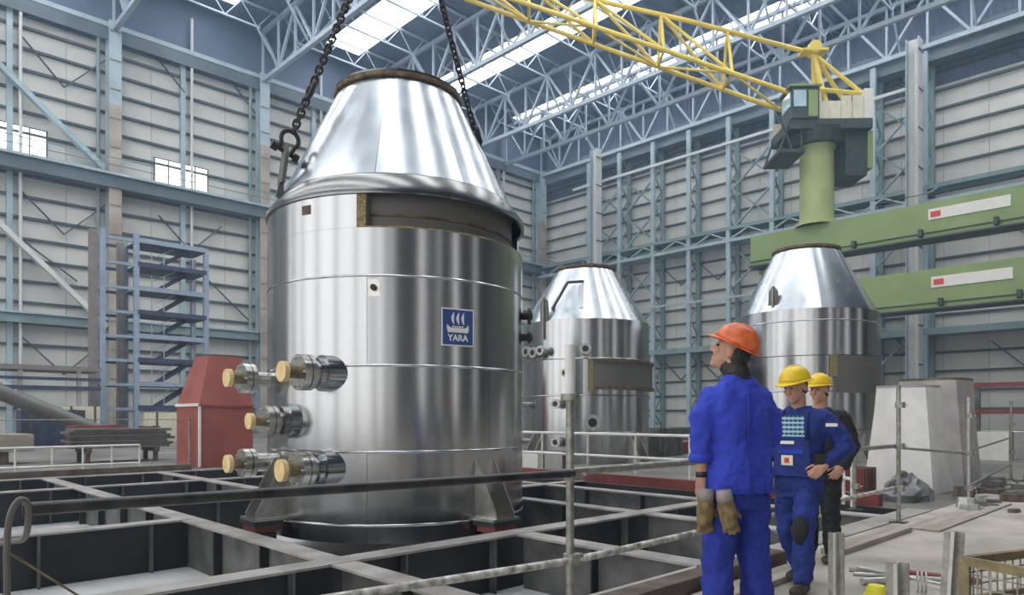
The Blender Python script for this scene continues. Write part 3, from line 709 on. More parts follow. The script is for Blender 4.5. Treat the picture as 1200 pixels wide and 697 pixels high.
mk('duct_flange', ring_sheet(c2, r2 + 0.16, 2.18, 2.26, ca2 + R(6), ca2 + R(110), 0.17), M['rustrim'], du, True)
mk('insulation_edge', ring_sheet(c2, r2 + 0.10, 2.1, 3.06, ca2 + R(2), ca2 + R(6), 0.12), M['wool'], du, True)
# hatch in the cone
def cone_pt(c, ang, z, r0, z0, r1, z1, off=0.0):
    k = (z - z0) / (z1 - z0); return onshell(c, r0 + (r1 - r0) * k + off, ang, z)
def hatch(t, c, ca, d0, d1, z0, z1, rb, zb, rt, zt):
    P = [cone_pt(c, ca + R(d), z, rb, zb, rt, zt, 0.012) for d, z in ((d0, z0), (d1, z0), (d1 * 0.75 + d0 * 0.0, z1), (d0 * 0.75, z1))]
    nrm = (P[1] - P[0]).cross(P[3] - P[0]).normalized()
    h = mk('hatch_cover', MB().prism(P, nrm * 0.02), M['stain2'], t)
    for i, j in ((3, 2), (0, 3)): mk('hatch_gap', MB().bar(P[i] + nrm * 0.02, P[j] + nrm * 0.02, 0.09, 0.05), M['black'], h)
hatch(v2, c2, ca2, -33, -2, 4.62, 5.5, r2, 4.28, 0.92, 6.05)
def small_nozzle(t, c, r, ca, deg, z, rr=0.13, L=0.35, m='rod'):
    a = ca + R(deg); p = onshell(c, r, a, z); d = Vector((math.cos(a), math.sin(a), 0))
    n_ = mk('nozzle', MB().cyl(p - d * 0.1, p + d * L, rr * 0.55, n=14), M['rod'], t, True)
    mk('flange', MB().cyl(p + d * L * 0.75, p + d * L, rr, n=16), M[m], n_, True); mk('bore', MB().cyl(p + d * L, p + d * (L + 0.01), rr * 0.55, n=12), M['black'], n_, True)
for dg_, z, rr in ((-58, 3.3, 0.16), (-50, 3.35, 0.16), (-42, 3.3, 0.16), (-35, 3.35, 0.14), (0, 3.35, 0.17), (-15, 2.65, 0.12), (-62, 1.75, 0.14), (-22, 1.75, 0.15), (5, 1.2, 0.24), (-62, 0.62, 0.14), (-22, 0.62, 0.15)):
    small_nozzle(v2, c2, r2, ca2, dg_, z, rr)
def vlug(t, c, ca, deg, z, r):
    a = ca + R(deg); p = onshell(c, r, a, z); u = Vector((math.cos(a), math.sin(a), 0)); s = Vector((-math.sin(a), math.cos(a), 0))
    lg = mk('lifting_lug', MB().prism([p - s * 0.16 + Vector((0, 0, -0.3)), p + s * 0.16 + Vector((0, 0, -0.3)), p + s * 0.13 + Vector((0, 0, 0.3)), p + Vector((0, 0, 0.45)), p - s * 0.13 + Vector((0, 0, 0.3))], u * 0.06), M['inner'], t)
    mk('lug_rib', MB().bar(p + u * 0.08 + Vector((0, 0, -0.85)), p + u * 0.08 + Vector((0, 0, 0.35)), 0.06), M['tube'], lg)
vlug(v2, c2, ca2, -38, 4.55, r2 - 0.05)
for dg_ in (-45, 45): bracket(v2, c2, ca2 + R(dg_), r2, 0.0, 0.6, 0.5, 0.9)
# ---- right vessel
c3 = W(944.5, 21.9); c3.z = 0; r3 = 2.0
v3, ca3 = vessel('steel_vessel', 'right stainless vessel behind the hard hats, under the green crane girders', c3, r3, 6.42, 4.45, 0.95, [1.0, 2.1, 3.12], 12)
mk('skirt_band', MB().lathe(c3, [(r3 + 0.05, 3.12), (r3 + 0.05, 4.42)], 96), M['stain'], v3, True)
bead(v3, c3, r3 + 0.05, 4.1, M['stain'], 0.012)
op = mk('exposed_shell', ring_sheet(c3, r3 + 0.075, 2.05, 3.10, ca3 + R(22), ca3 + R(112), 0.08), M['inner'], v3, True)
mk('insulation_edge', ring_sheet(c3, r3 + 0.09, 2.5, 3.12, ca3 + R(18), ca3 + R(23), 0.1), M['wool'], op, True)
vlug(v3, c3, ca3, -28, 4.75, r3 - 0.16)
for dg_ in (-45, 45): bracket(v3, c3, ca3 + R(dg_), r3, 0.0, 0.6, 0.5, 0.9)
# ------------------------------------------------------------------ green gantry with slewing crane
XG = 45.0
def gird(lab, z0, z1, ynear, yfar, zs):
    t = thing('gantry_girder', lab, 'girder', (XG, (ynear + yfar) / 2, z0), 'green gantry girders')
    mk('box_girder', MB().rng(XG - 0.6, XG + 0.6, ynear, yfar, z0 + 0.06, z1), M['green'], t)
    mk('bottom_flange', MB().rng(XG - 0.85, XG + 0.7, ynear, yfar, z0 - 0.03, z0 + 0.06), M['greendark'], t)
    mk('web_rib', MB().rng(XG - 0.68, XG - 0.6, ynear, yfar, z0 + 0.32, z0 + 0.38), M['greendark'], t)
    for i in range(4):
        y = yfar - 3.2 - i * 3.6; mk('rail_clip', MB().rng(XG - 0.95, XG - 0.6, y, y + 0.2, z0 + 0.15, z0 + 0.55), M['greendark'], t)
    p = mk('name_plate', MB().rng(XG - 0.66, XG - 0.605, zs[0], zs[1], zs[2], zs[3]), M['white'], t)
    mk('red_logo', MB().rng(XG - 0.685, XG - 0.66, zs[1] - 0.62, zs[1] - 0.12, zs[2] + 0.13, zs[3] - 0.16), M['signred'], p)
    return t
up = gird('upper green gantry girder with white plate, carrying the slewing crane', 11.3, 13.35, -6, 23.0, (8.5, 12.35, 12.35, 12.95))
mk('end_carriage', MB().rng(XG + 0.6, XG + 9, 21.2, 23.0, 11.0, 13.2), M['green'], up)
mk('walkway_rail', MB().bar((XG - 0.5, -6, 13.9), (XG - 0.5, 15, 13.9), 0.04), M['greendark'], up)
lo_ = gird('lower green gantry girder with white plate, below the crane girder', 7.35, 9.6, -6, 22.0, (8.4, 12.2, 8.55, 9.15))
mk('leg_frame', MB().rng(XG + 0.2, XG + 1.2, 20.6, 22.0, 0.0, 7.4), M['green'], lo_)
mk('leg_frame', MB().rng(XG - 0.5, XG + 0.5, -6, -4.8, 0.0, 7.4), M['green'], lo_)
mk('portal_post', MB().rng(XG + 6.5, XG + 8.5, 21.3, 22.9, 0.0, 11.0), M['green'], up)
mk('portal_post', MB().rng(XG - 0.6, XG + 0.6, -5.9, -4.8, 9.62, 11.27), M['green'], up)
mk('portal_post', MB().rng(XG - 0.5, XG + 0.6, 20.8, 21.9, 9.62, 11.27), M['green'], up)
# slewing crane on its pedestal
PC = Vector((XG, 18.85, 13.35))
cr = thing('slewing_crane', 'green slewing crane with yellow lattice jib on the upper gantry girder', 'crane', PC)
mk('pedestal', MB().lathe((PC.x, PC.y, 0), [(1.25, 13.35), (1.25, 13.5), (1.02, 13.55), (1.02, 18.0), (1.15, 18.2), (1.15, 18.5)], 40), M['green2'], cr, True)
mk('slew_ring', MB().cyl((PC.x, PC.y, 18.3), (PC.x, PC.y, 19.1), 1.6, 1.9, n=40), M['greendark'], cr, True)
rt = Vector((S46, -C46, 0)); fw = Vector((C46, S46, 0))       # across / away as seen from the floor
jd = (Vector((32.3, 31.8, 0)) - Vector((PC.x, PC.y, 0))).normalized(); js = Vector((-jd.y, jd.x, 0))
ja = math.atan2(jd.y, jd.x)
def J(f_, s_, z): return Vector((PC.x, PC.y, 0)) + jd * f_ + js * s_ + Vector((0, 0, z))
def jbox(nm, f0, f1, s0, s1, z0, z1, m, par=None):
    q = MB().box(J((f0 + f1) / 2, (s0 + s1) / 2, (z0 + z1) / 2), (f1 - f0, s1 - s0, z1 - z0), ja)
    return mk(nm, q, M[m], par or cr)
jbox('turntable', -2.7, 2.3, -1.7, 1.7, 18.9, 19.5, 'greendark')
mh = jbox('machine_house', -2.3, 0.5, -1.5, 1.4, 19.5, 20.7, 'cream')
for k in range(4): jbox('house_panel', -2.2 + 0.68 * k, -2.2 + 0.68 * k + 0.6, 1.4, 1.46, 19.55, 20.2 if k > 1 else 21.0, 'cream', mh)
jbox('counterweight', -2.6, -1.3, -1.2, 1.2, 16.2, 18.9, 'greendark')
jbox('ballast_box', -2.9, -2.6, -1.0, 1.3, 16.6, 18.9, 'green')
jbox('rear_panel', -2.85, -2.3, -1.4, 1.5, 19.5, 21.4, 'white')
pf = jbox('front_platform', 1.3, 2.9, -1.4, 1.6, 17.5, 17.7, 'greendark')
for a, b2 in (((1.5, -1.3), (1.5, -1.3)), ((2.8, -1.3), (2.2, -1.3)), ((2.8, 1.5), (2.2, 1.5)), ((1.5, 1.5), (1.5, 1.5)), ((2.1, 1.5), (2.8, 1.5))):
    mk('hanger', MB().bar(J(a[0], a[1], 17.7), J(b2[0], b2[1], 19.6), 0.1), M['greendark'], pf)
cb = jbox('cab', 0.55, 2.2, 0.0, 1.8, 19.5, 21.4, 'greendark')
jbox('cab_window', 2.2, 2.25, 0.2, 1.6, 20.3, 21.2, 'glass', cb)
jbox('cab_window', 1.35, 2.1, 1.8, 1.85, 20.2, 21.2, 'glass', cb); jbox('cab_door', 0.65, 1.2, 1.8, 1.84, 19.6, 21.2, 'green', cb)
jbox('cab_roof', 0.45, 2.4, -0.1, 1.95, 21.4, 21.52, 'green', cb)
jbox('railing_panel', 0.6, 2.2, -1.65, -1.55, 19.5, 20.5, 'cream')
# yellow A-frame and jib
AP = J(0.2, 0, 24.3)
af = mk('a_frame', MB().tube([J(-0.4, 1.1, 19.6), AP], 0.17, 8), M['yellow'], cr, True)
mk('a_frame_leg', MB().tube([J(-0.4, -1.1, 19.6), AP], 0.17, 8), M['yellow'], af, True)
mk('a_frame_stay', MB().tube([J(-2.4, 1.0, 21.3), AP], 0.13, 8), M['yellow'], af, True)
mk('a_frame_stay', MB().tube([J(-2.4, -1.0, 21.3), AP], 0.13, 8), M['yellow'], af, True)
mk('a_frame_tie', MB().tube([J(-2.4, 1.0, 21.3), J(0.4, 1.0, 21.6)], 0.14, 8), M['yellow'], af, True)
mk('apex_platform', MB().box(AP + Vector((0, 0, 0.1)), (1.6, 0.9, 0.15), ja), M['yellow'], af)
mk('apex_sheave', MB().cyl(AP + js * -0.4 + Vector((0, 0, 0.3)), AP + js * 0.4 + Vector((0, 0, 0.3)), 0.4, n=16), M['yellow'], af, True)
JB = [J(1.4, 1.15, 21.4), J(1.4, -1.15, 21.4)]
tipd = 26.0
def jl(s_, f_): return J(1.4 + f_, s_ * (1.15 - 0.012 * f_), 21.1 + f_ * 0.36)
def jt(f_): return J(1.4 + f_, 0, 26.0 + (f_ - 4.6) * 0.24)
jib = mk('jib_chord', MB().tube([jl(1, 0), jl(1, 11), jl(1, 21)], 0.15, 8), M['yellow'], cr, True)
mk('chord', MB().tube([jl(-1, 0), jl(-1, 11), jl(-1, 21)], 0.15, 8), M['yellow'], jib, True)
mk('chord', MB().tube([AP, jt(6.5), jt(12), jt(21)], 0.15, 8), M['yellow'], jib, True)
nodes = [0.5, 4.2, 8.4, 12.6, 16.8, 20.8]
for i, f_ in enumerate(nodes):
    for s_ in (1, -1):
        if i: mk('post', MB().tube([jl(s_, f_), jt(f_)], 0.10, 6), M['yellow'], jib, True)
        if i < len(nodes) - 1 and i: mk('diagonal', MB().tube([jl(s_, f_), jt(nodes[i + 1])], 0.10, 6), M['yellow'], jib, True)
    mk('strut', MB().tube([jl(1, f_), jl(-1, f_)], 0.09, 6), M['yellow'], jib, True)
    if i < len(nodes) - 1: mk('strut', MB().tube([jl(1 if i % 2 else -1, f_), jl(-1 if i % 2 else 1, nodes[i + 1])], 0.08, 6), M['yellow'], jib, True)
# ------------------------------------------------------------------ scaffold railing along the pit edge
YR = 3.02
def coupler(t, p, m='tube', d=0.11):
    q = MB(); q.cyl((p[0], p[1], p[2] - 0.035), (p[0], p[1], p[2] + 0.035), 0.043, n=14); q.box((p[0], p[1] - 0.04, p[2]), (d, 0.05, 0.075))
    c = mk('coupler', q, M[m], t, True)
    mk('coupler_bolt', MB().cyl((p[0] + 0.05, p[1] - 0.09, p[2]), (p[0] + 0.05, p[1] - 0.02, p[2]), 0.012, n=6), M['rod'], c)
def sc_post(x, y, h, lab, zs, sleeve=None, m='tube', r=0.0265):
    t = thing('scaffold_post', lab, 'scaffold post', (x, y, 0), 'scaffold posts along the pit edge')
    mk('tube', MB().cyl((x, y, 0.01), (x, y, h), r, n=16), M[m], t, True)
    mk('base_plate', MB().rng(x - 0.09, x + 0.09, y - 0.09, y + 0.09, 0.0, 0.012), M['tubedark'], t)
    for z in zs: coupler(t, (x, y, z))
    if sleeve:
        mk('sleeve', MB().cyl((x, y, sleeve), (x, y, h + 0.02), r + 0.008, n=16), M['whiterail' if sleeve > 1.5 else m], t, True)
        mk('sleeve_collar', MB().cyl((x, y, sleeve - 0.03), (x, y, sleeve + 0.012), 0.062, n=16), M['tube'], t, True)
    return t
p1 = W(668, 4.60)
sc_post(p1.x, p1.y, 1.84, 'near scaffold post in front of the middle vessel, with pale sleeve', (1.02, 0.47), 1.53)
p2 = G(1053, 612); sc_post(p2.x, p2.y, 1.80, 'scaffold post in front of the white hopper', (1.54, 1.0, 0.45))
p3 = G(1135, 590); sc_post(p3.x, p3.y, 1.70, 'scaffold post right of the white hopper', (1.4, 0.8, 0.25), m='rod')
p4 = W(1185, 15.6); sc_post(p4.x, p4.y, 1.72, 'far thin scaffold post near the right edge', (1.2, 0.6))
def rail(a, b2, m, lab, r=0.0245, grp='scaffold rails along the pit edge'):
    a = Vector(a); b2 = Vector(b2)
    t = mk('scaffold_rail', MB().cyl(a, b2, r, n=14), M[m], None, True, org=a); tag(t, lab, 'rail', grp); return t
pl = W(26, 2.80); o_ = Vector((0.0, -0.045, 0))
rail((pl.x, pl.y, 1.03), Vector((p1.x - 0.02, p1.y - 0.045, 1.03)), 'tubedark', 'dark upper rail tube from the left edge to the near post', 0.027)
rail((p1.x + 0.03, p1.y + 0.05, 1.03), (p2.x - 0.03, p2.y + 0.05, 1.0), 'tube', 'grey upper rail tube from the near post to the white hopper post', 0.027)
pb = W(330, 3.55)
rail((pb.x - 0.6, pb.y - 0.0, 0.47), (p1.x - 0.02, p1.y - 0.045, 0.47), 'tubepaint', 'paint spotted lower rail tube left of the near post')
rail((p1.x + 0.03, p1.y - 0.045, 0.47), (p2.x - 0.03, p2.y + 0.05, 0.45), 'tubepaint', 'paint spotted lower rail tube right of the near post')
rail((p2.x + 0.03, p2.y + 0.05, 0.98), (p3.x, p3.y + 0.05, 0.80), 'tube', 'thin upper rail between the two far posts', 0.018)
rail((p3.x + 0.03, p3.y + 0.05, 0.82), (p4.x, p4.y + 0.05, 0.9), 'tube', 'thin upper rail at the right edge', 0.02)
rail((p3.x + 0.03, p3.y + 0.05, 0.25), (p4.x, p4.y + 0.05, 0.3), 'tube', 'thin lower rail at the right edge', 0.02)
sp_ = W(1031, 10.3); sc_post(sp_.x, sp_.y + 0.35, 0.95, 'short scaffold stub between the overalls man and the white hopper', (0.9, 0.35))
gp = W(987, 9.6); g_ = thing('plastic_stake', 'thin pale green stake standing behind the man in overalls', 'stake', (gp.x, gp.y + 0.3, 0))
mk('stake', MB().cyl((gp.x, gp.y + 0.3, 0), (gp.x, gp.y + 0.3, 1.65), 0.03, n=8), M['green2'], g_, True); mk('stake_cap', MB().cyl((gp.x, gp.y + 0.3, 1.65), (gp.x, gp.y + 0.3, 1.72), 0.045, n=8), M['tube'], g_, True)
# hose and thin rope at the left end
hz = thing('looped_hose', 'grey hose looped over the left end of the dark rail', 'hose', (pl.x, pl.y, 0.0))
hp = [W(8, 2.78, 0.0), W(4, 2.76, 0.35), W(8, 2.74, 0.7), W(8, 2.72, 0.9), W(12, 2.70, 1.02), W(22, 2.72, 1.075), W(32, 2.76, 1.06), W(33, 2.82, 0.98), W(28, 2.88, 0.90), W(10, 2.92, 0.88), W(-10, 2.95, 0.86)]
def smooth_pts(P, k=6):
    out = []
    for i in range(len(P) - 1):
        a, b_, c_, d_ = P[max(i - 1, 0)], P[i], P[i + 1], P[min(i + 2, len(P) - 1)]
        for j in range(k):
            t_ = j / k; out.append(0.5 * ((2 * b_) + (c_ - a) * t_ + (2 * a - 5 * b_ + 4 * c_ - d_) * t_ ** 2 + (3 * b_ - a - 3 * c_ + d_) * t_ ** 3))
    return out + [P[-1]]
mk('hose', MB().tube(smooth_pts(hp), 0.012, 8), M['inner'], hz, True)
o = mk('thin_rope', MB().tube([W(10, 2.8, 0.86), W(60, 2.95, 0.72), W(115, 3.1, 0.56), W(180, 3.3, 0.35), W(240, 3.45, 0.0)], 0.005, 6), M['meshyellow'], None, True, org=W(10, 2.8, 0)); tag(o, 'thin rope sagging down from the left end of the dark rail', 'rope')

# ------------------------------------------------------------------ white handrails beyond the grid
def handrail(pts, h, zs, lab, m='whiterail', r=0.03, post_r=0.025, nm='handrail'):
    t = thing(nm, lab, 'railing', (pts[0][0], pts[0][1], 0), 'white handrails')
    for p in pts: mk('post', MB().cyl((p[0], p[1], -0.03), (p[0], p[1], h), post_r, n=8), M[m], t, True)
    for z in zs: mk('rail', MB().tube([(p[0], p[1], z) for p in pts], r, 8), M[m], t, True)
    return t
handrail([(12.2, y) for y in (14.5, 13.0, 11.6, 10.2, 8.9, 7.6, 6.3, 5.0)], 1.02, (1.0, 0.52), 'white handrail along the right edge of the grid before the middle vessel')
handrail([(x, 21.6) for x in (-2.6, -1.2, 0.2, 1.5, 2.5, 3.4, 4.2, 4.9, 5.6, 6.3)], 0.60, (0.58, 0.08), 'low white fence left of the red hopper, below the plate stack')
handrail([(x, 20.3) for x in (-4, -0.6, 2.86, 7.2)], 1.35, (1.3,), 'thin tall posts with a cable in front of the red hopper', 'tube', 0.012, 0.03)
lt = W(1022, 10.9); handrail([(lt.x + 0.25 * k, lt.y + 0.22 * k + 0.3) for k in range(4)], 1.1, (1.05, 0.75, 0.4, 0.1), 'small white ladder frame left of the white hopper')

# ------------------------------------------------------------------ hoppers
def hopper(name, lab, x0, x1, y0, y1, zb, zt, tx, ty, tcx, tcy, mA, mB, rim, zbase=-0.03):
    c = Vector(((x0 + x1) / 2, (y0 + y1) / 2, zbase)); t = thing(name, lab, 'hopper', c, 'transition hoppers')
    if zb > zbase: mk('lower_box', MB().rng(x0, x1, y0, y1, zbase, zb), M[mA], t)
    N_ = 32; bot = []; top = []
    for i in range(N_):
        a = 2 * math.pi * i / N_; ca, sa = math.cos(a), math.sin(a); k = 1 / max(abs(ca), abs(sa))
        bot.append((c.x + ca * k * (x1 - x0) / 2, c.y + sa * k * (y1 - y0) / 2, zb if zb > zbase else zbase))
        e = 4.0; kk = (abs(ca) ** e + abs(sa) ** e) ** (-1 / e)
        top.append((tcx + ca * kk * tx / 2, tcy + sa * kk * ty / 2, zt))
    q = MB(); q.add(bot + top, [(i, (i + 1) % N_, N_ + (i + 1) % N_, N_ + i) for i in range(N_)])
    mk('transition', q, M[mB], t, True)
    q = MB(); outer = [Vector(p) for p in top]; inn = [Vector((tcx + (p.x - tcx) * 0.94, tcy + (p.y - tcy) * 0.94, zt)) for p in outer]
    vs = outer + inn + [p + Vector((0, 0, 0.05)) for p in outer] + [p + Vector((0, 0, 0.05)) for p in inn]
    fs = []
    for i in range(N_):
        j = (i + 1) % N_; fs += [(i, j, 2 * N_ + j, 2 * N_ + i), (N_ + j, N_ + i, 3 * N_ + i, 3 * N_ + j), (2 * N_ + i, 2 * N_ + j, 3 * N_ + j, 3 * N_ + i)]
    q.v = vs; q.f = fs; mk('top_rim', q, M[rim], t)
    return t
h = hopper('transition_hopper', 'dark red primed steel hopper behind the grid, left of the big vessel', 7.3, 8.8, 19.85, 21.6, 1.72, 3.08, 1.1, 1.15, 8.15, 20.7, 'hopred', 'hopred', 'timber')
mk('stiffener_strip', MB().rng(7.25, 7.30, 19.82, 21.62, 1.66, 1.74), M['hopwhite'], h); mk('stiffener_strip', MB().rng(7.27, 8.82, 19.80, 19.85, 1.66, 1.72), M['hopred'], h)
mk('corner_strip', MB().rng(7.27, 7.33, 19.81, 19.87, 0.0, 1.66), M['hopwhite'], h)
hopper('transition_hopper', 'pale white steel hopper nearest the walkway behind the scaffold post', 14.3, 15.55, 3.9, 5.1, -0.03, 1.92, 0.95, 0.98, 14.85, 4.48, 'hopwhite', 'hopwhite', 'hopgrey')
hopper('transition_hopper', 'pale grey hopper with rusty rim behind the white one', 16.5, 17.95, 3.95, 5.25, -0.03, 2.13, 1.35, 1.25, 17.1, 4.62, 'hopgrey', 'hopgrey', 'rustrim')

# ------------------------------------------------------------------ blue stair tower by the left wall
tw = thing('stair_tower', 'blue steel stair tower with dark landings in front of the left wall', 'stair tower', (14.0, 45.7, -0.03))
Y0, Y1 = 45.7, 47.9
for x, y in ((11.35, Y0), (13.15, Y0), (17.2, Y0), (11.35, Y1), (13.15, Y1), (17.2, Y1)):
    mk('post', MB().rng(x - 0.14, x + 0.14, y - 0.14, y + 0.14, -0.03, 12.2 if x < 15 else 11.6), M['blueframe'], tw)
mk('side_panel', MB().rng(10.75, 11.15, Y0 + 0.05, Y0 + 0.5, -0.03, 12.1), M['rackbrown'], tw)
mk('side_panel', MB().rng(12.6, 12.98, Y1 - 0.5, Y1 - 0.2, -0.03, 11.9), M['rackbrown'], tw)
for i in range(9):
    z = 0.3 + 1.42 * i
    if i < 9: mk('crossbar', MB().rng(11.2, 13.2, Y0 - 0.1, Y0 + 0.06, z, z + 0.16), M['blueframe'], tw); mk('crossbar', MB().rng(11.2, 13.2, Y1 - 0.1, Y1 + 0.06, z, z + 0.16), M['rackdark'], tw)
    ld = mk('landing', MB().rng(13.2, 17.2, Y0 - 0.1, Y1, z + 0.02, z + 0.14), M['rackdark'], tw)
    mk('landing_edge', MB().rng(13.2, 17.2, Y0 - 0.16, Y0 - 0.1, z + 0.02, z + 0.3), M['rackdark' if i % 2 else 'blueframe'], ld)
    if i < 8:
        mk('stair_flight', MB().bar((14.3, Y0 + 0.9, z + 0.1), (16.2, Y0 + 0.9, z + 1.4), 0.7, 0.22), M['rackdark'], tw)
        mk('stair_rail', MB().bar((14.3, Y0 + 0.4, z + 0.8), (16.2, Y0 + 0.4, z + 1.9), 0.05), M['bluegrey'], tw)
        for xx in (14.0, 14.7, 16.4): mk('baluster', MB().bar((xx, Y0, z + 0.15), (xx, Y0, z + 1.0), 0.05), M['bluegrey'], tw)
# low gallery left of the tower
gl = thing('steel_gallery', 'low grey steel gallery with posts left of the blue stair tower', 'gallery', (4, 43, -0.03))
for z0, z1, m_ in ((3.75, 4.0, 'rackbrown'), (3.25, 3.4, 'rackdark'), (2.75, 2.95, 'rackdark')): mk('beam', MB().rng(-6, 10.6, 42.9, 43.2, z0, z1), M[m_], gl)
for x in (-4, -1, 2.2, 4.4, 7.0, 9.6): mk('post', MB().rng(x - 0.1, x + 0.1, 43.0, 43.2, -0.03, 3.75), M['hopgrey'], gl)
mk('deck', MB().rng(-6, 10.6, 43.2, 45.4, 3.75, 3.85), M['rackbrown'], gl)
ch = mk('inclined_duct', MB().cyl((4.2, 38.0, 3.0), (9.4, 38.0, 0.6), 0.35, n=14), M['inner'], None, True, org=(9.4, 38, 0)); tag(ch, 'grey inclined duct sloping down to the right near the gallery', 'duct')
mk('duct_stand', MB().rng(9.2, 9.5, 37.9, 38.1, -0.03, 0.7), M['hopgrey'], ch)
mk('duct_stand', MB().rng(4.1, 4.3, 37.9, 38.1, -0.03, 2.8), M['hopgrey'], ch)
# plate stack on trestles, cable drum and boxes
ps = 0
for i in range(7):
    z = 0.42 + i * 0.085; dx = (0, .1, -.08, .15, .02, -.1, .05)[i]
    o = mk('steel_plate', MB().rng(5.2 + dx, 7.9 + dx, 24.0, 25.2, z, z + 0.075), M['webg' if i % 2 else 'inner'], None, org=(6.5, 24.6, z)); tag(o, ['lowest', 'second lowest', 'third lowest', 'middle', 'third from top', 'second from top', 'topmost'][i] + ' dark plate of the stack left of the red hopper', 'plate', 'stacked plates')
for x in (5.6, 7.5):
    t = thing('trestle', 'dark trestle under the %s end of the plate stack' % ('left' if x < 6 else 'right'), 'trestle', (x, 24.6, -0.03), 'trestles under the plate stack')
    mk('beam', MB().rng(x - 0.08, x + 0.08, 23.95, 25.25, 0.28, 0.42), M['timber'], t)
    for yy in (24.1, 25.1):
        mk('leg', MB().rng(x - 0.06, x + 0.06, yy - 0.06, yy + 0.06, -0.03, 0.28), M['timber'], t)
o = mk('roof_plank_pile', MB().rng(-4.5, 4.4, 25.0, 26.4, 0.35, 0.85), M['plank'], None, org=(-2, 25.8, 0.3)); tag(o, 'long pale beam lying on blocks at the left edge', 'beam')
for x in (-3.5, 3.6): 
    o = mk('support_block', MB().rng(x - 0.2, x + 0.2, 25.1, 26.3, -0.03, 0.35), M['timber'], None, org=(x, 25.8, 0)); tag(o, 'dark block under the %s end of the pale beam' % ('left' if x < 0 else 'right'), 'block')
def crate(px, dep, w, d, hgt, m, lab, nm='crate', z0=-0.03, rz=0.0):
    p = W(px, dep); t = thing(nm, lab, nm.replace('_', ' '), (p.x, p.y, z0))
    mk('body', MB().box((p.x, p.y, z0 + hgt / 2), (w, d, hgt), rz), M[m], t)
    for k in (-1, 1): mk('batten', MB().box((p.x + k * w * 0.35 * math.cos(rz), p.y + k * w * 0.35 * math.sin(rz), z0 + hgt * 0.5), (0.1, d + 0.06, hgt + 0.04), rz), M['timber'], t)
    return t
crate(94, 36, 1.5, 1.2, 1.9, 'cream', 'cream cabinet left of the blue stair tower', 'cabinet')
crate(112, 31.5, 2.0, 1.2, 1.0, 'redprimer', 'red metal box in front of the cream cabinet', 'metal_box')
crate(60, 34, 2.6, 1.2, 1.7, 'rackdark', 'dark blue grey container left of the red metal box', 'container')
crate(196, 38, 2.0, 1.2, 1.6, 'cream', 'cream crate beside the foot of the stair tower')
crate(232, 37, 1.4, 1.2, 1.2, 'hopgrey', 'grey crate behind the red hopper')
crate(175, 36, 0.8, 0.8, 0.9, 'redprimer', 'small red crate beside the stair tower foot')
# things standing around the vessels
crate(634, 19.2, 1.2, 0.9, 0.45, 'whiterail', 'low white table at the foot of the middle vessel', 'work_table')
crate(770, 25.5, 1.5, 1.2, 0.7, 'webg', 'dark box right of the middle vessel', 'metal_box')
crate(800, 27.5, 3.0, 1.2, 0.45, 'redprimer', 'red beam bundle behind the man in bright blue', 'beam_bundle')
crate(782, 31, 3.0, 1.2, 0.9, 'webg', 'dark grey container beyond the red beam bundle', 'container')
crate(985, 12.8, 0.5, 1.0, 0.5, 'redprimer', 'low red steel box behind the overalls man, by the white ladder frame', 'metal_box')
crate(1170, 24, 3.2, 1.2, 0.9, 'whiterail', 'white cabin box behind the scrap at the right edge', 'cabinet')
t = thing('storage_rack', 'red and grey storage rack at the far right behind the hoppers', 'rack', (W(1180, 34).x, W(1180, 34).y, -0.03))
for k, z in enumerate((0.5, 1.6, 2.9)):
    p = W(1180, 34); mk('shelf_beam', MB().box((p.x, p.y, z), (0.3, 7.5, 0.22)), M['redprimer' if k != 0 else 'whiterail'], t)
for k in range(4):
    p = W(1180, 34); mk('rack_post', MB().box((p.x, p.y - 3.6 + 2.4 * k, 1.5), (0.25, 0.2, 3.06)), M['webg'], t)

# plastic sheet heaps
def heap(p, rx, ry, rz_, m, lab, seed, nm='plastic_sheet_heap'):
    rnd = random.Random(seed); q = MB(); n, k = 18, 7; vs = []
    for j in range(k):
        ph = (math.pi / 2) * j / (k - 1)
        for i in range(n):
            a = 2 * math.pi * i / n; e = 1 + rnd.uniform(-0.22, 0.22)
            vs.append((p.x + rx * math.cos(ph) * math.cos(a) * e, p.y + ry * math.cos(ph) * math.sin(a) * e, p.z + rz_ * math.sin(ph) * (1 + rnd.uniform(-0.2, 0.2)) * (0 if j == 0 else 1)))
    q.add(vs, [(j * n + i, j * n + (i + 1) % n, (j + 1) * n + (i + 1) % n, (j + 1) * n + i) for j in range(k - 1) for i in range(n)])
    o = mk(nm, q, M[m], None, org=p); tag(o, lab, 'plastic sheet'); return o
ph_ = W(1064, 12.4); heap(Vector((13.3, 4.05, -0.03)), 0.62, 0.36, 0.42, 'sheetplastic', 'crumpled grey plastic sheet at the foot of the white hopper', 3)
# scrap pieces along the right edge of the walkway
rnd = random.Random(11)
spots = []
for i in range(400):
    a = rnd.random()
    px = 1128 + 80 * a + rnd.uniform(-6, 6); py = 588 - 18 * a + rnd.uniform(-6, 12)
    g_p = G(px, py)
    if len(spots) < 52 and (g_p - G(1135, 590)).length > 0.35 and all((g_p - G(*s_)).length > 0.21 for s_ in spots): spots.append((px, py))
base = []
for k in range(5):
    q = MB(); n = rnd.randint(5, 7); pts = []
    for i in range(n):
        a = 2 * math.pi * i / n; rr = rnd.uniform(0.08, 0.17); pts.append(Vector((rr * math.cos(a) * 1.5, rr * math.sin(a), 0)))
    q.prism(pts, (0, 0, rnd.uniform(0.03, 0.09)))
    for v in range(len(q.v)):
        if v >= n: q.v[v] = (q.v[v][0] * 0.8, q.v[v][1] * 0.8, q.v[v][2])
    base.append(q)
ms = ['webg', 'hopgrey', 'inner', 'rod', 'timber']; mesh_s = []
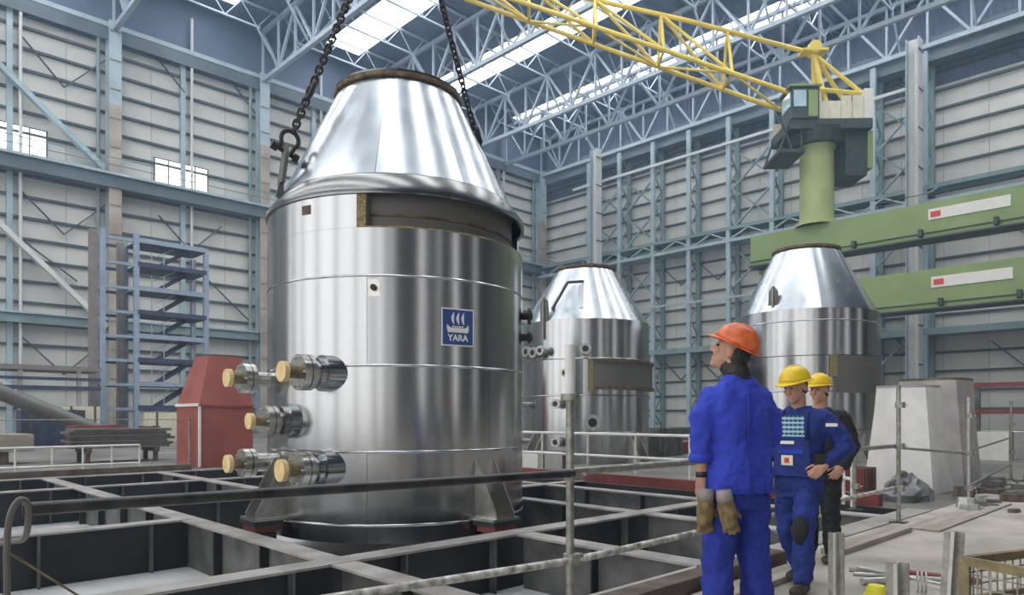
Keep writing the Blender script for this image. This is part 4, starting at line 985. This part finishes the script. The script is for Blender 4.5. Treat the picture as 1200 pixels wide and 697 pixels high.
for k, q in enumerate(base):
    me = bpy.data.meshes.new('scrap_piece'); me.from_pydata(q.v, [], q.f); me.materials.append(M[ms[k]]); mesh_s.append(me)
for i, (px, py) in enumerate(spots):
    p = G(px, py); o = bpy.data.objects.new('scrap_piece', mesh_s[i % 5]); C.objects.link(o)
    o.location = (p.x, p.y, 0.0); o.rotation_euler = (0, 0, rnd.uniform(0, 6.28)); sc_ = rnd.uniform(0.6, 1.05); o.scale = (sc_, sc_, sc_ * rnd.uniform(1.0, 3.2))
    tag(o, 'small broken scrap piece heaped beside the walkway at the right edge', 'scrap', 'scrap pieces at the right edge')

# ------------------------------------------------------------------ foreground right: stakes, rods, mesh box
def stake(px, ytop, dep, wd, lab, lean=0.0, dbl=False):
    h_ = CAMH - (ytop - HOR) * dep / FPX; p = W(px, dep); t = thing('steel_stake', lab, 'stake', (p.x, p.y, 0), 'upright steel stakes')
    rt_ = Vector((S46, -C46, 0)); top = p + rt_ * lean + Vector((0, 0, h_))
    ws = wd * dep / FPX
    pr = mk('channel', MB().bar(p, top, ws, ws * 0.25), M['rod'], t)
    for k in (-1, 1): mk('channel_lip', MB().bar(p + rt_ * k * ws * 0.4, top + rt_ * k * ws * 0.4, ws * 0.22, ws * 0.7), M['tube'], t)
    mk('foot_plate', MB().box((p.x, p.y, 0.008), (0.16, 0.16, 0.016)), M['tubedark'], t)
stake(980, 624, 4.1, 12, 'steel stake in front of the overalls man, standing upright')
stake(1052, 659, 3.75, 17, 'short double steel stake, middle of the three stakes', 0.0)
stake(1106, 623, 3.6, 15, 'leaning steel stake beside the mesh box', 0.055)
rods = ((1000, 672, 1125, 680, 0.018, 'rod', 'pale steel rod'), (1005, 664, 1130, 690, 0.014, 'rod', 'thin pale rod'), (1010, 681, 1060, 679, 0.03, 'rod', 'short pale tube'), (1045, 668, 1150, 681, 0.024, 'redprimer', 'brownish red tube'), (995, 667, 1040, 671, 0.02, 'plank', 'short wooden batten'))
for i, (xa, ya, xb, yb_, r_, m_, l_) in enumerate(rods):
    up_ = (0.0, 0.04, 0.0, 0.0, 0.0)[i]; a = G(xa, ya, r_ + up_); b2 = G(xb, yb_, r_ + up_); o = mk('steel_rod', MB().cyl(a, b2, r_, n=10), M[m_], None, True, org=a); tag(o, l_ + ' lying on the concrete between the steel stakes', 'rod', 'rods lying on the concrete')
p = G(1027, 690, 0.05); t = thing('yellow_cap', 'yellow plastic cap lying on the floor between the steel stakes', 'cap', (p.x, p.y, 0))
mk('dome', MB().lathe((p.x, p.y, 0), [(0.075, 0.0), (0.075, 0.05), (0.06, 0.08), (0.02, 0.09), (0.0, 0.09)], 16), M['plasticyellow'], t, True); mk('brim', MB().cyl((p.x, p.y, 0.0), (p.x, p.y, 0.012), 0.09, n=16), M['plasticyellow'], t)
# coil of wire
p = G(1085, 695, 0.0); t = thing('wire_coil', 'small coil of grey wire standing near the leaning stake', 'wire coil', (p.x, p.y, 0))
for k in range(3): mk('turn', MB().tube([Vector((p.x + 0.075 * math.cos(a) * (0.75) , p.y + 0.03 * k + 0.02 * math.cos(a), 0.085 + 0.08 * math.sin(a))) for a in [2 * math.pi * i / 20 for i in range(21)]], 0.006, 6), M['rod'], t, True)
# mesh box (wire container): near corner, edges along the room axes
bt = 0.80; c0 = G(1131, 657, bt); bl = 1.15; bw = 0.82
mb_ = thing('wire_mesh_box', 'worn yellow wire mesh box in the lower right corner', 'mesh box', (c0.x, c0.y, 0))
ex = Vector((S46, -C46, 0)) * 0.95 + Vector((C46, S46, 0)) * 0.42; ex.normalize(); ey = Vector((-ex.y, ex.x, 0)) * -1
CN = [c0, c0 + ex * bl, c0 + ex * bl + ey * bw, c0 + ey * bw]
for k in range(4):
    a, b2 = CN[k], CN[(k + 1) % 4]
    mk('corner_post', MB().bar((a.x, a.y, 0.05), (a.x, a.y, bt), 0.036), M['meshyellow'], mb_)
    mk('top_bar', MB().bar((a.x, a.y, bt), (b2.x, b2.y, bt), 0.03, 0.036), M['meshyellow'], mb_)
    mk('mid_bar', MB().bar((a.x, a.y, bt - 0.16), (b2.x, b2.y, bt - 0.16), 0.025), M['meshyellow'], mb_)
    mk('bottom_bar', MB().bar((a.x, a.y, 0.1), (b2.x, b2.y, 0.1), 0.05), M['meshyellow'], mb_)
    L_ = (b2 - a).length; n_ = int(L_ / 0.05)
    for i in range(1, n_):
        q = a.lerp(b2, i / n_); mk('wire', MB().bar((q.x, q.y, 0.1), (q.x, q.y, bt), 0.006), M['tube'], mb_)
    for i in range(1, 14):
        z = 0.1 + 0.05 * i; mk('wire', MB().bar((a.x, a.y, z), (b2.x, b2.y, z), 0.006), M['tube'], mb_)
mk('floor_plate', MB().prism([Vector((p.x, p.y, 0.1)) for p in CN], (0, 0, 0.01)), M['tubedark'], mb_)
cc = (CN[0] + CN[2]) / 2
heap(Vector((cc.x, cc.y, 0.11)), 0.46, 0.3, 0.42, 'black', 'black plastic bundle lying inside the wire mesh box', 5, 'black_bundle')
o = mk('pink_pipe', MB().cyl((cc.x - 0.25, cc.y + 0.1, 0.5), (cc.x + 0.2, cc.y - 0.05, 0.62), 0.03, n=10), M['redprimer'], None, True, org=(cc.x, cc.y, 0.5)); tag(o, 'reddish pipe piece lying on the bundle inside the mesh box', 'pipe')
# small debris on the walkway
for i, (px, py, l_) in enumerate(((917, 624, 'beside the man in bright blue'), (829, 668, 'on the pit edge'), (1188, 600, 'near the right edge'), (1181, 597, 'beside the scrap heap'))):
    p = G(px, py); o = bpy.data.objects.new('stone_chip', mesh_s[(i * 2) % 5]); C.objects.link(o); o.location = (p.x, p.y, 0.0); o.scale = (0.6,) * 3; tag(o, 'single dark chip lying ' + l_, 'chip')
# ------------------------------------------------------------------ people
def loft(mb, secs, n=24, e=2.4):
    vs = []
    for c, rx, ry in secs:
        for i in range(n):
            a = 2 * math.pi * i / n; ca, sa = math.cos(a), math.sin(a); k = (abs(ca) ** e + abs(sa) ** e) ** (-1 / e)
            vs.append((c[0] + rx * ca * k, c[1] + ry * sa * k, c[2]))
    m = len(secs)
    fs = [(j * n + i, j * n + (i + 1) % n, (j + 1) * n + (i + 1) % n, (j + 1) * n + i) for j in range(m - 1) for i in range(n)]
    fs += [tuple(range(n - 1, -1, -1)), tuple(range((m - 1) * n, m * n))]
    mb.add(vs, fs); return mb
def limb(mb, pts, rs):
    for i in range(len(pts) - 1): mb.caps(pts[i], pts[i + 1], rs[i], rs[i + 1], 14)
    return mb
def hand(mb, w, d, n, thumb, curl=22, sc_=1.0):
    w = Vector(w); d = Vector(d).normalized(); n = Vector(n); n = (n - d * n.dot(d)).normalized(); s = Vector(thumb); s = (s - d * s.dot(d) - n * s.dot(n)).normalized()
    k = sc_
    mb.caps(w - d * 0.03, w + d * 0.03 * k, 0.028 * k, 0.027 * k, 10)
    for i, off in enumerate((0.033, 0.011, -0.011, -0.031)):
        kn = w + d * (0.095 - 0.006 * abs(i - 1)) * k + s * off * k
        mb.caps(w + d * 0.02 * k + s * off * 0.55 * k, kn, 0.017 * k, 0.013 * k, 10)
        L = (0.078, 0.088, 0.082, 0.064)[i] * k; p = kn; ang = R(curl * 0.6)
        for f_, r0, r1 in ((0.45, 0.0105, 0.0098), (0.31, 0.0098, 0.009), (0.24, 0.009, 0.0078)):
            q = p + (d * math.cos(ang) + n * math.sin(ang)) * L * f_ + s * off * 0.06
            mb.caps(p, q, r0 * k, r1 * k, 8); p = q; ang += R(curl)
    p0 = w + d * 0.022 * k + s * 0.024 * k; p1_ = p0 + (d * 0.55 + s * 0.6 + n * 0.35).normalized() * 0.048 * k
    p2_ = p1_ + (d * 0.8 + s * 0.22 + n * 0.5).normalized() * 0.034 * k; p3_ = p2_ + (d * 0.85 + n * 0.5).normalized() * 0.026 * k
    mb.caps(p0, p1_, 0.017 * k, 0.013 * k, 10); mb.caps(p1_, p2_, 0.0125 * k, 0.011 * k, 8); mb.caps(p2_, p3_, 0.011 * k, 0.0085 * k, 8)
def head(mb, c, Q):
    H = lambda x, y, z: Vector(c) + Q @ Vector((x, y, z))
    mb.ball(H(0, -0.012, 0.03), (0.076, 0.097, 0.095), Q, 20, 14); mb.ball(H(0, 0.026, -0.045), (0.060, 0.066, 0.078), Q, 18, 12)
    mb.ball(H(0, 0.068, -0.105), (0.026, 0.022, 0.022), Q); mb.ball(H(0, 0.02, -0.085), (0.05, 0.055, 0.035), Q)
    mb.caps(H(0, 0.088, 0.015), H(0, 0.112, -0.028), 0.011, 0.0155, 8); mb.ball(H(0.012, 0.098, -0.033), 0.010); mb.ball(H(-0.012, 0.098, -0.033), 0.010)
    mb.caps(H(-0.04, 0.076, 0.03), H(0.04, 0.076, 0.03), 0.015, 0.015, 8)
    for s_ in (-1, 1):
        mb.ball(H(s_ * 0.04, 0.066, -0.03), (0.022, 0.02, 0.024), Q); mb.ball(H(s_ * 0.078, -0.012, -0.012), (0.011, 0.022, 0.033), Q)
    mb.caps(H(-0.022, 0.084, -0.064), H(0.022, 0.084, -0.064), 0.009, 0.009, 8); mb.caps(H(-0.018, 0.083, -0.077), H(0.018, 0.083, -0.077), 0.0085, 0.0085, 8)
    return H
def remesh(o, vox, smooth=4, disp=0.0, dscale=0.1):
    md = o.modifiers.new('remesh', 'REMESH'); md.mode = 'VOXEL'; md.voxel_size = vox; md.use_smooth_shade = True
    md = o.modifiers.new('smooth', 'SMOOTH'); md.factor = 0.5; md.iterations = smooth
    if disp:
        tx = bpy.data.textures.new('folds', 'CLOUDS'); tx.noise_scale = dscale; tx.noise_depth = 2
        md = o.modifiers.new('folds', 'DISPLACE'); md.texture = tx; md.strength = disp; md.mid_level = 0.5; md.texture_coords = 'LOCAL'
        if dscale > 0.05:
            t2 = bpy.data.textures.new('creases', 'CLOUDS'); t2.noise_scale = dscale * 0.36; t2.noise_depth = 1; t2.noise_type = 'HARD_NOISE'
            md = o.modifiers.new('creases', 'DISPLACE'); md.texture = t2; md.strength = disp * 0.28; md.mid_level = 0.5; md.texture_coords = 'LOCAL'
def hardhat(par, c, Q, m, tilt=0.0, sc_=1.0):
    Qh = Q @ Matrix.Rotation(tilt, 3, 'X'); k = sc_
    H = lambda x, y, z: Vector(c) + Qh @ Vector((x * k, y * k, z * k))
    n, mm = 36, 9; vs = []
    for j in range(mm + 1):
        ph = (math.pi / 2) * j / mm
        for i in range(n):
            a = 2 * math.pi * i / n
            vs.append(H(0.114 * math.cos(ph) ** 0.85 * math.cos(a) if j < mm else 0, -0.006 + (0.138 * math.cos(ph) ** 0.85 * math.sin(a) if j < mm else 0), 0.045 + 0.125 * math.sin(ph)))
    q = MB(); q.add(vs, [(j * n + i, j * n + (i + 1) % n, (j + 1) * n + (i + 1) % n, (j + 1) * n + i) for j in range(mm) for i in range(n)])
    hat = mk('hard_hat', q, m, par, 'all', local=True)
    sd = hat.modifiers.new('shell', 'SOLIDIFY'); sd.thickness = 0.004
    q = MB(); vs = []
    for lv in range(4):
        for i in range(n):
            a = 2 * math.pi * i / n; fr = max(0.0, math.sin(a)) ** 2.2; ex_ = (0.0, 0.016, 0.016, 0.0)[lv] + (fr * 0.026 if lv in (1, 2) else 0)
            z = 0.05 - (0.004 if lv < 2 else -0.003) - (fr * 0.018 + 0.007 if lv in (1, 2) else 0)
            vs.append(H((0.113 + ex_) * math.cos(a), -0.006 + (0.137 + ex_) * math.sin(a), z))
    q.add(vs, [(j * n + i, j * n + (i + 1) % n, ((j + 1) % 4) * n + (i + 1) % n, ((j + 1) % 4) * n + i) for j in range(4) for i in range(n)])
    mk('brim', q, m, hat, 'all', local=True)
    q = MB()
    for x in (-0.022, 0, 0.022):
        q.tube([H(x, -0.006 + 0.128 * math.sin(a), 0.045 + (0.126 - abs(x) * 0.1) * math.cos(a)) for a in [R(-65 + 130 * i / 14) for i in range(15)]], 0.007, 6)
    mk('crown_ridge', q, m, hat, 'all', local=True)
    return hat
def eyes(par, H):
    for s_ in (-1, 1): mk('eye', MB().ball(H(s_ * 0.031, 0.083, 0.008), 0.0095, n=10, m=6), M['eye'], par, 'all', local=True)

def rot(yaw, pitch): return Matrix.Rotation(yaw, 3, 'Z') @ Matrix.Rotation(pitch, 3, 'X')

# ---- man in bright blue, seen from behind
def person_blue():
    p = W(863, 4.15); ph = R(46 + 14)
    t = thing('person', 'man in bright blue jacket and orange hard hat seen from behind, looking up left', 'person', (p.x, p.y, 0.08), rz=ph - R(90))
    HC = Vector((-0.005, 0.045, 1.70)); Q = rot(R(47), R(24))
    shL, shR = Vector((-0.178, 0, 1.44)), Vector((0.178, 0, 1.44))
    elL, wrL = Vector((-0.232, -0.01, 1.19)), Vector((-0.225, 0.0, 0.955))
    elR, wrR = Vector((0.235, 0.02, 1.19)), Vector((0.18, 0.20, 1.02))
    b = MB(); H = head(b, HC, Q)
    b.caps((0, -0.005, 1.50), HC + Vector((0, -0.02, -0.06)), 0.06, 0.056, 14)
    loft(b, [((0, 0, 0.9), .14, .09), ((0, 0, 1.05), .13, .085), ((0, 0.0, 1.3), .16, .10), ((0, 0, 1.45), .17, .09), ((0, 0, 1.52), .09, .06)])
    limb(b, [shL + Vector((.03, 0, -.03)), elL, wrL], [.045, .042, .030]); limb(b, [shR + Vector((-.03, 0, -.03)), elR, wrR], [.045, .042, .030])
    hand(b, wrL, (0.02, 0.18, -1), (0.9, 0.2, 0), (0.1, 1, 0), 34); hand(b, wrR, (-0.3, 0.8, -0.5), (-0.7, 0, -0.5), (-0.3, 0.3, 0.9), 30)
    for s_ in (-1, 1): limb(b, [(s_ * 0.095, 0, 0.92), (s_ * 0.11, 0.01, 0.5), (s_ * 0.12, -0.02, 0.1)], [.08, .055, .04]); b.caps((s_ * 0.12, -0.04, 0.06), (s_ * 0.14, 0.12, 0.05), 0.045, 0.035)
    bo = mk('body', b, M['skin'], t, 'all', local=True); remesh(bo, 0.0065, 3)
    eyes(bo, H)
    j = MB()
    loft(j, [((0, 0.005, 0.87), .215, .165), ((0, 0.0, 0.97), .208, .158), ((0, -0.005, 1.10), .200, .142), ((0, -0.01, 1.25), .192, .138), ((0, -0.012, 1.36), .196, .135), ((0, -0.01, 1.44), .180, .12), ((0, -0.008, 1.49), .15, .098), ((0, -0.002, 1.53), .10, .08), ((0, 0.0, 1.565), .076, .07)], 28)
    cuL = elL.lerp(wrL, 0.30); cuR = elR.lerp(wrR, 0.75)
    limb(j, [shL + Vector((0.03, 0, -0.015)), shL.lerp(elL, 0.5) + Vector((-0.012, 0, 0)), elL, cuL], [.078, .076, .070, .066]); limb(j, [shR + Vector((-0.03, 0, -0.015)), shR.lerp(elR, 0.5) + Vector((0.012, 0, 0)), elR, cuR], [.078, .076, .068, .055])
    jo = mk('jacket', j, M['bluejacket'], t, 'all', local=True); remesh(jo, 0.010, 4, 0.035, 0.10)
    dl = (cuL - elL).normalized()
    mk('rolled_cuff', MB().tube([cuL + dl * 0.015, cuL + dl * 0.035, cuL + dl * 0.055, cuL + dl * 0.068], [.066, .073, .073, .062], 16), M['bluejacket'], jo, 'all', local=True)
    mk('back_seam', MB().tube([(-0.015, -0.148, 1.45), (-0.015, -0.155, 1.3), (-0.015, -0.152, 1.15), (-0.015, -0.165, 0.95), (-0.015, -0.172, 0.88)], 0.005, 6), M['bluetrouser'], jo, 'all', local=True)
    mk('hem_seam', MB().lathe((0, 0.005, 0), [(1, 0)], 4), M['bluejacket'], jo) if False else None
    tr = MB()
    loft(tr, [((0, 0, 0.78), .185, .125), ((0, 0.0, 0.92), .190, .13), ((0, 0, 1.05), .17, .12)])
    for s_ in (-1, 1):
        loft(tr, [((s_ * 0.135, -0.02, 0.045), .088, .105), ((s_ * 0.128, -0.012, 0.25), .086, .098), ((s_ * 0.118, 0.005, 0.48), .086, .095), ((s_ * 0.105, 0.005, 0.68), .098, .108), ((s_ * 0.095, 0.0, 0.86), .098, .122)], 20)
    to = mk('trousers', tr, M['bluetrouser'], t, 'all', local=True); remesh(to, 0.011, 4, 0.035, 0.09)
    for s_ in (-1, 1):
        q = MB(); q.caps((s_ * 0.135, -0.06, 0.05), (s_ * 0.16, 0.15, 0.045), 0.05, 0.045, 12); q.caps((s_ * 0.135, -0.03, 0.05), (s_ * 0.135, -0.02, 0.16), 0.05, 0.048, 12)
        q.box((s_ * 0.148, 0.045, 0.012), (0.095, 0.29, 0.024)); bt_ = mk('boot', q, M['boot'], t, 'all', local=True); remesh(bt_, 0.009, 3)
    # dark hair and hood lining between hat and collar
    q = MB(); Hh = H
    q.ball(Hh(0, -0.037, 0.0), (0.080, 0.082, 0.085), Q, 18, 12); q.ball(Hh(0, -0.045, -0.055), (0.072, 0.064, 0.075), Q); q.caps(Hh(0, -0.03, -0.085), (0, -0.01, 1.565), 0.064, 0.076)
    ho = mk('hair', q, M['hair'], t, 'all', local=True); remesh(ho, 0.010, 3, 0.012, 0.03)
    hardhat(t, HC, Q, M['orangehat'], R(5), 1.0)
    # pair of gloves hanging from the left hand
    Mw = Matrix.Rotation(ph - R(90), 3, 'Z'); base = Vector((p.x, p.y, 0.08))
    g0 = Vector((-0.215, -0.01, 0.845))
    gl_ = thing('work_gloves', 'pair of worn tan leather work gloves hanging from the left hand', 'gloves', base + Mw @ g0, rz=ph - R(90))
    for k, (dx, dy, tl) in enumerate(((0.055, -0.135, 10), (-0.02, -0.055, -4))):
        q = MB(); o_ = Vector((dx, dy, 0)); d_ = Vector((math.sin(R(tl)), -0.05, -1)).normalized()
        q.caps(o_ + d_ * -0.02, o_ + d_ * 0.06, 0.042, 0.05, 12); q.caps(o_ + d_ * 0.06, o_ + d_ * 0.12, 0.05, 0.046, 12)
        sx = Vector((1, 0, 0))
        for i in range(4):
            f0 = o_ + d_ * 0.12 + sx * (-0.034 + 0.023 * i); q.caps(f0, f0 + d_ * (0.055 + 0.012 * (i in (1, 2))) + sx * 0.006 * (i - 1.5) + Vector((0, -0.01, 0)), 0.015, 0.012, 8)
        q.caps(o_ + d_ * 0.05 + sx * 0.04, o_ + d_ * 0.10 + sx * 0.075, 0.017, 0.013, 8)
        go = mk('glove', q, M['glove'], gl_, 'all', local=True); remesh(go, 0.007, 3, 0.012, 0.04)
        mk('cuff', MB().tube([o_ + d_ * -0.06, o_ + d_ * -0.02, o_ + d_ * 0.01], [.040, .046, .044], 14), M['rackbrown'], go, 'all', local=True)
    # dark wrist band
    dw = (wrL - elL).normalized(); mk('wrist_band', MB().tube([wrL - dw * 0.045, wrL - dw * 0.012], [.034, .033], 14), M['black'], t, 'all', local=True)
person_blue()

# ---- man in overalls, walking, and man in black behind him
def person_front(px, dep, face, lab, kind, z0=0.0, hat_s=1.0):
    p = W(px, dep); ph = R(face)
    t = thing('person', lab, 'person', (p.x, p.y, z0), rz=ph - R(90))
    ov = kind == 'overall'
    HC = Vector((0, 0.07, 1.635)) if ov else Vector((0, 0.04, 1.65)); Q = rot(R(-14), R(-16)) if ov else rot(R(-5), R(-5))
    shL, shR = Vector((-0.205, 0, 1.40)), Vector((0.205, 0, 1.40))
    if ov: elL, wrL = Vector((-0.335, -0.10, 1.16)), Vector((-0.235, 0.10, 1.00))
    else: elL, wrL = Vector((-0.28, -0.04, 1.12)), Vector((-0.25, 0.12, 0.92))
    elR, wrR = Vector((0.26, 0.03, 1.12)), Vector((0.22, 0.20, 0.95))
    hipL, hipR = Vector((-0.09, 0, 0.88)), Vector((0.09, 0, 0.88))
    if ov: knL, anL, knR, anR = Vector((-0.10, 0.16, 0.50)), Vector((-0.10, 0.17, 0.10)), Vector((0.10, -0.02, 0.47)), Vector((0.10, -0.24, 0.13))
    else: knL, anL, knR, anR = Vector((-0.1, 0.02, 0.48)), Vector((-0.11, 0, 0.1)), Vector((0.1, 0.02, 0.48)), Vector((0.11, 0, 0.1))
    b = MB(); H = head(b, HC, Q)
    b.caps((0, 0.0, 1.43), HC + Q @ Vector((0, -0.025, -0.06)), 0.06, 0.055, 14)
    loft(b, [((0, 0, 0.86), .13, .09), ((0, 0, 1.0), .13, .085), ((0, 0.0, 1.23), .15, .10), ((0, 0, 1.37), .16, .09), ((0, 0, 1.45), .09, .06)])
    limb(b, [shL, elL, wrL], [.052, .042, .030]); limb(b, [shR, elR, wrR], [.052, .042, .030])
    hand(b, wrL, (wrL - elL) * 0.6 + Vector((0.06, 0.12, -0.05)), (0.6, -0.3, -0.4), (0.5, 0.2, 0.8), 62 if ov else 35); hand(b, wrR, wrR - elR + Vector((0, 0, -0.1)), (-0.8, 0, -0.3), (-0.2, 0.6, 0.4), 35)
    for hp_, kn, an in ((hipL, knL, anL), (hipR, knR, anR)):
        limb(b, [hp_, kn, an], [.08, .053, .038]); b.caps(an + Vector((0, -0.02, -0.045)), an + Vector((0, 0.12, -0.055)), 0.04, 0.032)
    bo = mk('body', b, M['skin'], t, 'all', local=True); remesh(bo, 0.0065, 3); eyes(bo, H)
    jm = M['navy'] if ov else M['blackjacket']
    j = MB()
    loft(j, [((0, 0.0, 0.80 if ov else 0.78), .19, .135), ((0, 0.0, 0.95), .195, .138), ((0, 0.0, 1.08), .192, .135), ((0, 0.0, 1.22), .205, .138), ((0, -0.005, 1.33), .212, .132), ((0, -0.01, 1.39), .20, .112), ((0, -0.012, 1.44), .14, .085), ((0, -0.01, 1.475), .09, .072)], 28)
    k_ = 0.80 if ov else 0.9
    limb(j, [shL + Vector((0.02, 0, -0.015)), shL.lerp(elL, 0.5), elL, elL.lerp(wrL, k_)], [.085, .076, .070, .054]); limb(j, [shR + Vector((-0.02, 0, -0.015)), shR.lerp(elR, 0.5), elR, elR.lerp(wrR, k_)], [.085, .074, .066, .052])
    jo = mk('jacket', j, jm, t, 'all', local=True); remesh(jo, 0.011, 4, 0.035, 0.09)
    tr = MB(); loft(tr, [((0, 0, 0.74), .17, .125), ((0, 0.0, 0.87), .182, .13), ((0, 0, 1.0), .17, .12)])
    for hp_, kn, an in ((hipL, knL, anL), (hipR, knR, anR)):
        limb(tr, [hp_ + Vector((0, 0, -0.03)), hp_.lerp(kn, 0.5), kn, kn.lerp(an, 0.5), an + Vector((0, 0, 0.03))], [.105, .098, .086, .082, .078])
    to = mk('trousers', tr, M['navy'] if ov else M['blackjacket'], t, 'all', local=True); remesh(to, 0.011, 4, 0.04, 0.08)
    for an in (anL, anR):
        q = MB(); q.caps(an + Vector((0, -0.03, -0.05)), an + Vector((0, 0.16, -0.055)), 0.048, 0.042, 12); q.caps(an + Vector((0, -0.01, -0.04)), an + Vector((0, 0, 0.05)), 0.05, 0.05, 12)
        bt_ = mk('boot', q, M['boot'], t, 'all', local=True); remesh(bt_, 0.009, 3)
    q = MB(); q.ball(H(0, -0.034, 0.01), (0.079, 0.082, 0.085), Q, 18, 12); q.ball(H(0, -0.05, -0.04), (0.066, 0.055, 0.055), Q)
    ho = mk('hair', q, M['hairbrown'] if ov else M['hair'], t, 'all', local=True); remesh(ho, 0.010, 3)
    hardhat(t, HC, Q, M['yellowhat'], R(6), hat_s)
    if ov:
        def chest(x, z, off=0.0):       # point on the front of the chest, curved around the body
            rx, ry = 0.208 + off, 0.142 + off; return Vector((x, ry * max(0.0, 1 - (abs(x) / rx) ** 2.4) ** (1 / 2.4), z))
        def patch(nm, x0, x1, z0, z1, off, m, par, nx=10, th=0.006, taper=0.0):
            vs = []
            for zz, xa, xb in ((z0, x0, x1), (z1, x0 + taper, x1 - taper)):
                for i in range(nx + 1):
                    x = xa + (xb - xa) * i / nx; vs.append(chest(x, zz, off))
            for zz, xa, xb in ((z0, x0, x1), (z1, x0 + taper, x1 - taper)):
                for i in range(nx + 1):
                    x = xa + (xb - xa) * i / nx; vs.append(chest(x, zz, off + th))
            n = nx + 1; fs = []
            for i in range(nx): fs += [(i, i + 1, n + i + 1, n + i), (2 * n + i + 1, 2 * n + i, 3 * n + i, 3 * n + i + 1), (n + i, n + i + 1, 3 * n + i + 1, 3 * n + i), (i + 1, i, 2 * n + i, 2 * n + i + 1)]
            fs += [(0, n, 3 * n, 2 * n), (n - 1 + n, n - 1, 3 * n - 1, 4 * n - 1)]
            return mk(nm, MB().add(vs, fs), m, par, True, local=True)
        sh = patch('plaid_shirt', -0.125, 0.125, 1.22, 1.40, 0.006, M['plaid'], t, taper=0.03)
        bib = patch('bib', -0.15, 0.15, 0.92, 1.235, 0.010, M['navy'], t, taper=0.015)
        patch('pocket_flap', -0.10, 0.10, 1.10, 1.13, 0.020, M['bluejacket'], bib)
        lb = patch('chest_label', -0.02, 0.075, 1.005, 1.085, 0.020, M['cream'], bib); patch('label_mark', 0.01, 0.045, 1.025, 1.065, 0.027, M['signred'], lb)
        patch('white_buckle', -0.03, 0.085, 1.175, 1.20, 0.022, M['white'], bib)
        for s_ in (-1, 1): mk('bib_strap', MB().tube([chest(s_ * 0.12, 1.21, 0.016), chest(s_ * 0.11, 1.33, 0.014), (s_ * 0.10, 0.07, 1.43), (s_ * 0.09, -0.02, 1.47)], 0.014, 8), M['navy'], bib, 'all', local=True)
        mk('sleeve_stripe', MB().box(shL.lerp(elL, 0.30) + Vector((-0.03, 0.072, 0.0)), (0.085, 0.02, 0.026), 0.2), M['white'], jo, local=True)
        mk('knee_patch', MB().ball(knL + Vector((0, 0.055, 0.0)), (0.066, 0.048, 0.12), None, 16, 10), M['kneepad'], to, 'all', local=True)
        gl2 = MB()
        for s_ in (-1, 1):
            gl2.tube([H(s_ * 0.033 + 0.024 * math.cos(a), 0.102, 0.008 + 0.017 * math.sin(a)) for a in [2 * math.pi * i / 14 for i in range(15)]], 0.0022, 5); gl2.tube([H(s_ * 0.057, 0.102, 0.012), H(s_ * 0.080, 0.02, 0.012)], 0.0022, 5)
        gl2.tube([H(-0.01, 0.104, 0.01), H(0.01, 0.104, 0.01)], 0.0022, 5)
        mk('glasses', gl2, M['rod'], t, 'all', local=True)
        mk('tool_pouch', MB().box((-0.20, 0.10, 1.02), (0.08, 0.07, 0.16), 0.5), M['kneepad'], t, local=True)
person_front(936, 5.75, 182, 'man in navy bib overalls and yellow hard hat looking down', 'overall')
person_front(962, 6.85, 180, 'man in black jacket and yellow hard hat behind the overalls man', 'black', 0.0, hat_s=0.94)
